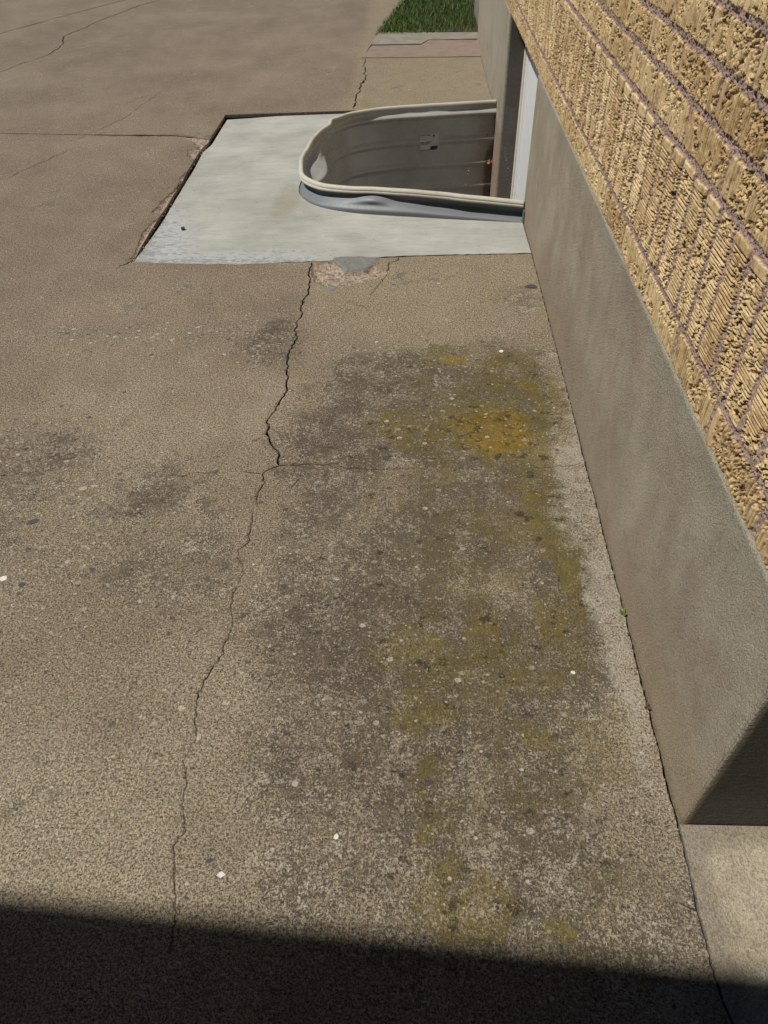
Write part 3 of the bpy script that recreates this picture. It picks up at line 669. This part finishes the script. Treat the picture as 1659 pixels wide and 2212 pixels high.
me = bpy.data.meshes.new('brick_backing'); bm.to_mesh(me); bm.free()
bk = finish('brick_backing', me, M_BRICK, house, False, {'mortar': [0]*len(me.vertices), 'tone': [0.5]*len(me.vertices), 'groove_shade': [0]*len(me.vertices)}); bk.location = -house.location
# end walls in brick
def end_wall(name, yface, sgn):
    xs = np.arange(0.449, 8.0, 0.012); zs = np.arange(0.4985, 2.72, 0.0095)
    Y, Z, H, mo, groove_shade, tone = brick_grid(xs+3.0, zs); nz, ny = Y.shape
    co = np.stack([Y-3.0, np.full_like(Y, yface)+sgn*H, Z], -1).reshape(-1, 3)
    F = []
    for i in range(nz-1):
        for j in range(ny-1):
            a = i*ny+j; F.append((a, a+1, a+ny+1, a+ny))
    o = mobj(name, co.tolist(), F, M_BRICK, house, False, {'mortar': mo.ravel(), 'tone': tone.ravel(), 'groove_shade': groove_shade.ravel()}); o.location = -house.location
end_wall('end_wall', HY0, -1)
# eaves and roof, above the picture
bm = bmesh.new()
vs = [bm.verts.new(c) for c in ((0.25, HY0-0.25, 2.72), (8.3, HY0-0.25, 2.72), (8.3, HY1+0.25, 2.72), (0.25, HY1+0.25, 2.72), (0.25, HY0-0.25, 2.86), (8.3, HY0-0.25, 2.86), (8.3, HY1+0.25, 2.86), (0.25, HY1+0.25, 2.86), (3.0, 3.2, 4.0), (5.6, 3.2, 4.0))]
for f in ((0, 3, 2, 1), (0, 1, 5, 4), (1, 2, 6, 5), (2, 3, 7, 6), (3, 0, 4, 7), (4, 5, 9, 8), (5, 6, 9), (6, 7, 8, 9), (7, 4, 8)): bm.faces.new([vs[i] for i in f])
world_origin(bmobj('roof', bm, M_ROOF, house))

# window in the foundation
win = empty('window', (0.536-WX, OY0-HY0, -0.5)); win.parent = house
def wbox(bm, x0, x1, y0, y1, z0, z1, bev=0.0015): box_bm(bm, x0, x1, y0, y1, z0, z1, bev, 2)
ZB, ZT = -0.795, 0.503
def ring(bm, xf, xb, a, b, bev=0.0015):
    """rectangular frame between inset a and inset b from the opening, front face at xf"""
    y0, y1, z0, z1 = OY0+a, OY1-a, ZB+a, ZT-a; t = b-a
    wbox(bm, xf, xb, y1-t, y1, z0, z1, bev); wbox(bm, xf, xb, y0, y0+t, z0, z1, bev)
    wbox(bm, xf, xb, y0+t-0.001, y1-t+0.001, z1-t, z1, bev); wbox(bm, xf, xb, y0+t-0.001, y1-t+0.001, z0, z0+t, bev)
def bars(name, xf, a, b, mat, bev, parent=win, rails=True):
    """upright pair of profiles between inset a and b, with a slim rail at head and sill"""
    for y0, y1 in ((OY1-b, OY1-a), (OY0+a, OY0+b)):
        bm = bmesh.new(); wbox(bm, xf, 0.60, y0, y1, ZB, ZT-0.001, bev); hb(name, bm, mat, parent)
bars('caulk', 0.5295, -0.002, 0.037, M_CAULK, 0.008)
fr = bars('frame', 0.5375, 0.0375, 0.0905, M_VINYL, 0.004)
bars('frame_groove', 0.5440, 0.0908, 0.0960, M_LINE, 0)
bars('inner_frame', 0.5400, 0.0963, 0.1240, M_VINYL, 0.004)
bars('frame_groove', 0.5460, 0.1243, 0.1320, M_LINE, 0)
bars('sash', 0.5375, 0.1323, 0.190, M_VINYL, 0.006)
bars('sash_panel', 0.5405, 0.1903, 0.325, M_VINYL, 0.002)
bars('glazing_gap', 0.5480, 0.3253, 0.3330, M_LINE, 0)
bars('inner_sash', 0.5385, 0.3333, 0.5345, M_VINYL, 0.004)

# ------------------------------------------------------------------ window well
well = empty('window_well', (0, 3.5, 0)); props(well, 'dented grey corrugated steel window well with a cream rolled rim set in the pale slab', 'window well')
def gz(s, c, wd): return math.exp(-((s-c)/wd)**2)
def prof(s, zd, dent=1.0):
    """inward offset of the sheet at depth zd below the rim"""
    o = 0.0
    for c, wdt, amp in ((0.044, 0.022, 0.019), (0.175, 0.024, 0.0125), (0.300, 0.024, 0.0125), (0.425, 0.024, 0.0125), (0.55, 0.026, 0.015), (0.675, 0.026, 0.015), (0.80, 0.026, 0.015), (0.925, 0.026, 0.015)):
        d = abs(zd-c)/wdt
        if d < 1: o += amp*(0.5+0.5*math.cos(math.pi*d))**0.75
    # dent in the rounded end, pushed inwards
    o += dent*0.105*gz(s, s_left+0.06, 0.26)*gz(zd, 0.080, 0.030)
    o -= flare(s)*ramp((zd-0.018-0.014*(1-ramp((s-0.35)/0.4))-0.004*math.sin(s*8.3+0.6)*ramp(s/0.3)+0.010*gz(s, 0.62, 0.07))/0.030)
    # crease in the near side close to the bend
    sc = s_left-0.30
    o += 0.013*gz(s, sc, 0.10)*gz(zd, 0.045+0.10*(s_left-0.30-s), 0.013)
    o -= 0.006*gz(s, sc+0.06, 0.09)*gz(zd, 0.075, 0.018)
    o += 0.004*math.sin(s*9.0)*gz(zd, 0.03, 0.05)
    return o
zds = [0.0, 0.006, 0.012]+[0.012+0.0042*i for i in range(1, 60)]+[0.27+0.009*i for i in range(85)]
V = []; F = []
nz = len(zds)
for side, off in ((0, 0.0), (1, -0.0018)):
    for i, (p, n) in enumerate(zip(PATH, NRM)):
        for zd in zds:
            o = prof(arc[i], zd, 1.0 if side == 0 else 0.15)+off
            V.append((p[0]+n[0]*o, p[1]+n[1]*o-3.5, p[2]-0.004-zd))
m = len(PATH)
for side in (0, 1):
    b = side*m*nz
    for i in range(m-1):
        for j in range(nz-1):
            q = (b+i*nz+j, b+(i+1)*nz+j, b+(i+1)*nz+j+1, b+i*nz+j+1)
            F.append(q if side else q[::-1])
ni = (m-1)*(nz-1)
body = mobj('steel_wall', V, F, [M_IN, M_OUT], well, True)
mi = [0]*ni+[1]*ni; body.data.polygons.foreach_set('material_index', mi)
# rolled rim with a hanging outer lip
def wrap(s):
    dz = -0.004*gz(s, s_left-0.28, 0.12)
    do = 0.010*gz(s, s_left+0.50, 0.035)-0.008*gz(s, s_left+0.58, 0.03)+0.006*gz(s, s_left+0.12, 0.05)-0.004*gz(s, s_left+0.0, 0.05)+0.0012*math.sin(s*23)+0.0010*math.sin(s*41+1)
    return do, dz
sec = [(0.004, -0.012), (0.0055, -0.004), (0.004, 0.004), (0.000, 0.0085), (-0.006, 0.0105), (-0.013, 0.0095), (-0.019, 0.006), (-0.0225, 0.000), (-0.0232, -0.0035), (-0.0215, -0.0045), (-0.0225, -0.0060), (-0.0255, -0.0075), (-0.0262, -0.0165), (-0.0245, -0.0172), (-0.0235, -0.0085), (-0.018, -0.0065), (-0.010, -0.0068), (-0.003, -0.012)]
V = []; F = []; k = len(sec)
for i, (p, n) in enumerate(zip(PATH, NRM)):
    do, dz = wrap(arc[i]); lipk = 1.0
    for q, (o, z) in enumerate(sec):
        o *= 0.78; z *= 0.86
        if 9 <= q <= 13: z += -0.004*gz(arc[i], s_left-0.25, 0.2); o += 0.008*gz(arc[i], s_left-0.02, 0.16)
        V.append((p[0]+n[0]*(o+do), p[1]+n[1]*(o+do)-3.5, p[2]+z+dz))
for i in range(m-1):
    for j in range(k):
        F.append((i*k+j, i*k+(j+1) % k, (i+1)*k+(j+1) % k, (i+1)*k+j))
F += [tuple(range(k)), tuple(range((m-1)*k, m*k))[::-1]]
fixn(mobj('rim', V, F, M_RIM, well, True))
# fixing flanges against the house, with slots
def flange(y0, y1, zt, x=0.4405):
    bm = bmesh.new(); box_bm(bm, x, x+0.0025, min(y0, y1)-3.5, max(y0, y1)-3.5, -0.95, zt, 0.0008, 1)
    f = bmobj('mounting_flange', bm, M_OUT, well)
    yc = (y0+y1)/2-3.5
    for zc in (zt-0.045, zt-0.30):
        bm = bmesh.new(); bmesh.ops.create_circle(bm, cap_ends=True, radius=1, segments=20)
        for v in bm.verts: v.co = Vector((x-0.0006, yc+v.co.x*0.005, zc+v.co.y*0.012))
        bmobj('slot', bm, M_DARK, f)
    bm = bmesh.new(); bmesh.ops.create_cone(bm, cap_ends=True, segments=6, radius1=0.007, radius2=0.0065, depth=0.006)
    for v in bm.verts: v.co = Vector((x-0.004-v.co.z, yc+v.co.x, zt-0.20+v.co.y))
    bmobj('bolt', bm, M_OUT, f)
flange(2.925, 2.882, 0.040)
flange(4.305, 4.335, 0.038)
# sticker on the far inside wall
M_PAPER = simple('grey_film', (0.52, 0.51, 0.48), 0.5, 0.4, 0.15)
M_PEEL = simple('peeled_white', (0.80, 0.80, 0.78), 0.5, 0.3, 0.05)
M_INK = simple('black_ink', (0.02, 0.02, 0.02), 0.4, 0.4, 0.1)
M_INK2 = simple('faded_ink', (0.13, 0.13, 0.12), 0.6, 0.3, 0.1)
def far_y(x, z):
    i = min(range(len(PATH)//2, len(PATH)), key=lambda q: abs(PATH[q][0]-x)); return PATH[i][1]+NRM[i][1]*(prof(arc[i], PATH[i][2]-0.004-z)+0.0012)-3.5
def decal(name, x0, x1, z0, z1, mat, parent, lift=0.0, slant=0.0):
    z0 -= 0.019; z1 -= 0.019
    V = []; F = []; nx, nz_ = 8, 10
    for j in range(nz_+1):
        for i in range(nx+1):
            x = x0+(x1-x0)*i/nx; z = z0+(z1-z0)*j/nz_+slant*(x-x0); V.append((x, far_y(x, z)-lift, z))
    for j in range(nz_):
        for i in range(nx):
            a = j*(nx+1)+i; F.append((a, a+1, a+nx+2, a+nx+1))
    return mobj(name, V, F, mat, parent)
stk = decal('sticker', 0.034, 0.136, -0.150, -0.062, M_PAPER, well, 0.0)
stk['label'] = 'faded grey product sticker with a black panel'
rr = random.Random(5)
for i in range(11): decal('print_mark', 0.038+0.0048*i, 0.041+0.0048*i, -0.073-rr.uniform(0, .002), -0.066, M_INK2, stk, 0.0006)
decal('print_block', 0.039, 0.056, -0.114, -0.102, M_INK, stk, 0.0006)
decal('print_block', 0.042, 0.053, -0.1105, -0.106, M_PAPER, stk, 0.0010)
for i in range(4): decal('print_line', 0.060, 0.098-0.006*i, -0.1035-0.0042*i, -0.1018-0.0042*i, M_INK if i < 2 else M_INK2, stk, 0.0006, 0.06)
decal('peeled_edge', 0.036, 0.062, -0.0985, -0.0960, M_PEEL, stk, 0.0008, 0.05)
decal('print_block', 0.090, 0.132, -0.146, -0.128, M_INK, stk, 0.0006, 0.08)
decal('print_line', 0.036, 0.128, -0.1495, -0.1465, M_INK, stk, 0.0006, 0.02)
decal('print_block', 0.105, 0.112, -0.086, -0.072, M_INK2, stk, 0.0006); decal('print_block', 0.103, 0.116, -0.075, -0.070, M_INK, stk, 0.0010)
# floor of the well
props(mobj('gravel', [(-0.6, 2.8, -0.93), (0.46, 2.8, -0.93), (0.46, 4.5, -0.93), (-0.6, 4.5, -0.93)], [(0, 1, 2, 3)], simple('gravel_floor', (0.07, 0.06, 0.05), 0.95, 0.1, 0.5, 80, 0.01, bs=60)), kind='structure')

# ------------------------------------------------------------------ step beyond the far corner
bm = bmesh.new(); box_bm(bm, 0.478, 1.9, 6.02, 6.9, 0.0, 0.165, 0.008, 3)
props(bmobj('concrete_step', bm, M_KERB), 'pale concrete step past the far corner of the house, beside the grass', 'step')

# ------------------------------------------------------------------ unseen roof that shades the near ground, walls added to block sky
e = math.tan(SUN_E); H_ = 4.3; sh = H_/math.tan(SUN_E)
dyb = H_*SUN_B/math.sin(SUN_E)
def edge_y(x): return 0.352+(x+sh+0.645)*(-0.0660)+dyb*1.0
shade_root = empty('shade_roof', (-3.0, -2.0, 0)); props(shade_root, 'unseen tall dark flat roof with walls, added behind the camera to shade the nearest concrete', 'shade_roof')
def poly_prism(name, pts, z0, z1, mat):
    n = len(pts); V = [(x+3.0, y+2.0, z0) for x, y in pts]+[(x+3.0, y+2.0, z1) for x, y in pts]
    return fixn(mobj(name, V, [tuple(range(n)), tuple(range(n, 2*n))]+[(i, (i+1) % n, (i+1) % n+n, i+n) for i in range(n)], mat, shade_root))
poly_prism('roof', [(-9, edge_y(-9)), (2.2, edge_y(2.2)), (2.2, -3.0), (-9, -3.0)], H_, H_+0.02, M_WOOD)
poly_prism('sky_block_back', [(-9, -2.9), (2.2, -2.9), (2.2, -3.0), (-9, -3.0)], -0.02, H_-0.002, M_WOOD)  # added to keep sky light off the shaded ground, like the next wall
poly_prism('sky_block_side', [(2.1, -2.89), (2.2, -2.89), (2.2, -0.3), (2.1, -0.3)], -0.02, H_-0.002, M_WOOD)
poly_prism('post', [(-8.8, -0.4), (-8.65, -0.4), (-8.65, -0.25), (-8.8, -0.25)], -0.02, H_-0.002, M_WOOD)

# ------------------------------------------------------------------ grass
def mat_grass():
    g = G('grass_blades', 0.6, 0.3); t = g.attr('tone')
    c = g.mix(t.ss(0.0, 0.8), (0.030, 0.085, 0.012), (0.095, 0.200, 0.034)); c = g.mix(t.gt(0.94), c, (0.28, 0.25, 0.13)); g.color(c); return g.m
M_GR = mat_grass()
rg = np.random.default_rng(4); V = []; F = []; T = []
def gx0(y): return np.interp(y, [6.2, 6.94, 7.52, 8.29, 10.0], [-0.27, -0.165, -0.085, 0.025, 0.30])
nb = 0
while nb < 42000:
    y = 6.21+(rg.random()**1.3)*3.6; x = rg.uniform(float(gx0(y))-0.02, 2.2)
    if y < 6.45 and x > 0.05+rg.random()*0.3 and rg.random() < 0.93-(y-6.21)*1.5: continue
    if 0.46 < x < 1.92 and 6.0 < y < 6.92: continue
    hgt = rg.uniform(0.018, 0.046)*(0.6 if y < 6.28 else 1); a = rg.random()*6.28; wd = rg.uniform(0.0010, 0.0022); ln = rg.uniform(0, 0.032); b = rg.random()*6.28
    dx, dy = math.cos(a)*wd, math.sin(a)*wd; ex, ey = math.cos(b)*ln, math.sin(b)*ln; s = len(V)
    V += [(x-dx, y-dy, 0.002), (x+dx, y+dy, 0.002), (x+dx*.8+ex*.4, y+dy*.8+ey*.4, hgt*.6), (x-dx*.8+ex*.4, y-dy*.8+ey*.4, hgt*.6), (x+ex, y+ey, hgt)]
    F += [(s, s+1, s+2, s+3), (s+3, s+2, s+4)]; T += [rg.random()]*5; nb += 1
props(mobj('grass', V, F, M_GR, None, False, {'tone': T}), 'dark green mown grass beside the path at the far end', 'grass', kind='stuff')
props(mobj('lawn_soil', [(-0.27, 6.20, -0.004), (0.45, 6.19, -0.004), (12, 6.19, -0.004), (12, 13, -0.004), (0.9, 13, -0.004), (0.32, 10, -0.004), (-0.16, 6.94, -0.004)], [(0, 1, 2, 3, 4, 5, 6)], M_EARTH), kind='structure')

# ------------------------------------------------------------------ small loose things
def chip(name, loc, size, th, mat, label, cat, seed, sides=7, stretch=1.0, rz=0, tilt=0.05):
    r = random.Random(seed); n = sides; V = []
    for z, k in ((0, 1.0), (th, 0.86)):
        for i in range(n):
            a = 2*math.pi*i/n; q = size*(0.72+0.4*r.random()) if z == 0 else 0; 
            if z == 0: V.append((math.cos(a)*q*stretch, math.sin(a)*q, -0.001))
            else: V.append((V[i][0]*k, V[i][1]*k, th*(0.7+0.5*r.random())))
    F = [tuple(range(n))[::-1], tuple(range(n, 2*n))]+[(i, (i+1) % n, (i+1) % n+n, i+n) for i in range(n)]
    o = mobj(name, V, F, mat); o.location = loc; o.rotation_euler = (r.uniform(-tilt, tilt), r.uniform(-tilt, tilt), rz); return props(o, label, cat)
M_WHITE = simple('white_quartz', (0.62, 0.60, 0.55), 0.6, 0.4, 0.2, 150, 0.001, bs=400)
M_SLATE = simple('slate', (0.060, 0.062, 0.066), 0.8, 0.3, 0.3, 120, 0.001, bs=300)
M_TANS = simple('tan_pebble', (0.36, 0.28, 0.18), 0.75, 0.3, 0.3, 150, 0.001, bs=400)
M_LEAF = simple('dry_leaf', (0.36, 0.19, 0.075), 0.7, 0.2, 0.4, 60, 0.001, bs=200)
M_BRN = simple('brown_seed', (0.10, 0.058, 0.030), 0.7, 0.2, 0.4, 100)
M_GRN = simple('sprout_green', (0.10, 0.16, 0.028), 0.6, 0.3, 0.3, 100)
chip('slate_flake', (0.412, 2.333, 0.0015), 0.017, 0.003, M_SLATE, 'dark slate flake lying against the foundation just below the pale slab', 'stone flake', 3, 8, 1.5, 0.1)
chip('stone', (-0.95, 2.876, -0.009), 0.009, 0.008, M_SLATE, 'small dark stone alone on the left of the pale slab', 'stone', 4, 7, 1.2, 0.3)
chip('stone_chip', (-0.305, 0.391, 0.0), 0.0068, 0.0012, M_WHITE, 'bright white diamond-shaped stone chip near the edge of the dark shadow', 'stone chip', 12, 4, 1.35, 0.1)
chip('stone_chip', (0.271, 1.924, 0.0), 0.0085, 0.001, M_WHITE, 'round white stone chip at the top of the lichen patch', 'stone chip', 6, 9, 1.0)
chip('stone_chip', (0.313, 0.775, 0.0), 0.006, 0.0012, M_WHITE, 'jagged white stone chip near the foundation, below the green sprout', 'stone chip', 7, 6, 0.9, 0.9)
chip('stone_chip', (-0.125, 0.454, 0.0), 0.0065, 0.001, M_WHITE, 'greyish white stone chip right of the white diamond-shaped one', 'stone chip', 8, 6, 0.9, 0.4)
chip('stone_chip', (-0.917, 1.001, 0.0), 0.010, 0.002, M_WHITE, 'white stone chip at the left edge of the photo', 'stone chip', 9, 7, 1.1, 0.4)
chip('pebble', (-0.834, 1.297, 0.0), 0.010, 0.0018, M_TANS, 'yellow-tan oval pebble set in the rough concrete at left', 'pebble', 10, 8, 1.3, -0.2)
chip('slate_flake', (-0.868, 0.984, 0.0), 0.008, 0.001, M_SLATE, 'dark slate flake beside the white chip at the left edge', 'stone flake', 11, 6, 1.2, 0.2)
chip('slate_flake', (-0.328, 0.412, 0.0), 0.0055, 0.0006, M_SLATE, 'thin blue-grey flake just above the white diamond-shaped chip', 'stone flake', 12, 5, 1.6, 0.2)
chip('slate_flake', (-0.918, 1.180, 0.0), 0.012, 0.001, M_SLATE, 'long dark flake among the exposed pebbles at left', 'stone flake', 13, 6, 1.6, 0.5)
def leaf(loc, size, label, seed, rot):
    r = random.Random(seed); V = [(0, 0, 0)]; n = 11
    for i in range(n):
        a = 2*math.pi*i/n; q = size*(0.55+0.55*r.random()) * (1.0 if i % 2 else 0.7); V.append((math.cos(a)*q, math.sin(a)*q*0.75, size*0.35*r.uniform(-1, 1)))
    F = [(0, i+1, (i+1) % n+1) for i in range(n)]
    V2 = [(a, b, c+0.0008) for a, b, c in V]
    k = len(V); F2 = [tuple(q+k for q in f) for f in F]+[tuple(f[::-1]) for f in F]
    rim_ = [(i+1, (i+1) % n+1, (i+1) % n+1+k, i+1+k) for i in range(n)]
    o = mobj('dry_leaf', V+V2, F2+rim_, M_LEAF); o.location = loc; o.rotation_euler = rot
    return props(o, label, 'leaf', 'dry leaves caught in the window well')
leaf((0.424, 4.245, -0.233), 0.024, 'largest curled brown leaf, caught where the window well meets the house', 1, (1.2, 0.3, 0.4))
leaf((0.305, 4.250, -0.286), 0.016, 'small orange-brown leaf stuck on the inside wall of the window well', 2, (1.3, -0.6, 0.9))
leaf((0.298, 4.250, -0.355), 0.009, 'tiny brown leaf scrap lowest on the well wall, just above the cream rim', 3, (1.4, 0.1, 0.1))
leaf((0.402, 4.262, -0.097), 0.010, 'dark leaf scrap hanging in cobweb, topmost inside the window well', 4, (1.4, 0.5, 0.6)).data.materials[0] = M_BRN
# sprout and seed husks in the joint along the foundation
def petals(name, loc, mat, n, ln, wd, label, cat, seed, lift=0.5):
    r = random.Random(seed); V = []; F = []
    for i in range(n):
        a = r.uniform(0, 6.28); l = ln*r.uniform(0.6, 1.1); w_ = wd*r.uniform(0.7, 1.2); up_ = lift*r.uniform(0.3, 1.2)
        c_, s_ = math.cos(a), math.sin(a); b = len(V)
        for t, ww in ((0, 0.15), (0.35, 0.9), (0.7, 1.0), (1.0, 0.15)):
            x, z = l*t, l*t*up_*(1-0.4*t)
            for q in (-1, 1): V.append((c_*x-s_*w_*ww*q, s_*x+c_*w_*ww*q, z+0.001+0.0006*abs(q)*r.random()))
        for k_ in range(3): F.append((b+2*k_, b+2*k_+1, b+2*k_+3, b+2*k_+2))
    o = mobj(name, V, F, mat); o.location = loc; return props(o, label, cat)
petals('sprout', (0.4395, 0.918, 0.0), M_GRN, 9, 0.011, 0.0028, 'tiny green sprout growing in the joint at the foot of the foundation', 'weed', 2, 0.9)
petals('seed_husk', (0.4400, 0.703, 0.0), M_BRN, 7, 0.010, 0.0018, 'brown winged seed husk lying in the joint below the green sprout', 'seed husk', 3, 0.5)
petals('seed_husk', (0.4410, 0.867, 0.0), M_BRN, 2, 0.009, 0.0014, 'thin reddish husk stuck in the joint right beside the green sprout', 'seed husk', 5, 0.4)
petals('twig', (-0.012, 1.306, 0.0), M_BRN, 3, 0.014, 0.0007, 'short dark twig lying on the weathered concrete', 'twig', 6, 0.1)

# grit gathered in the joint at the foot of the foundation and scattered over the paving
rg = np.random.default_rng(11); V = []; F = []; T = []
for i in range(1500):
    if i < 620: y = rg.uniform(0.22, 4.2); x = 0.4425-abs(rg.normal(0, 0.007)) ; s_ = rg.uniform(0.0005, 0.0018)
    elif i < 800: y = rg.uniform(2.56, 4.3); x = -1.066+rg.normal(0.0, 0.010); s_ = rg.uniform(0.001, 0.0035)
    else: y = rg.uniform(0.2, 3.6)**1.0; x = rg.uniform(-1.5, 0.42); s_ = rg.uniform(0.0005, 0.0015)*(0.8+0.3*y)
    if i >= 800 and -1.09 < x and 2.53 < y < 4.5: continue
    z = -0.004 if 620 <= i < 800 else 0.0
    b = len(V); n = 5; a0 = rg.random()*6.28
    for k_ in range(n):
        a = a0+2*math.pi*k_/n; q = s_*rg.uniform(0.6, 1.2); V.append((x+math.cos(a)*q, y+math.sin(a)*q, z-0.0008))
    V.append((x+rg.normal(0, .2)*s_, y, z+s_*rg.uniform(0.5, 1.1)))
    for k_ in range(n): F.append((b+k_, b+(k_+1) % n, b+n))
    T += [rg.random()]*(n+1)
def mat_grit():
    g = G('grit', 0.85, 0.3); t = g.attr('tone')
    g.color(g.mix(t.gt(0.45), (0.075, 0.058, 0.042), g.mix(t.gt(0.8), (0.22, 0.18, 0.13), (0.50, 0.46, 0.39)))); return g.m
props(mobj('grit', V, F, mat_grit(), None, False, {'tone': T}), 'loose sand grit along the foundation joint and over the paving', 'grit', kind='stuff')
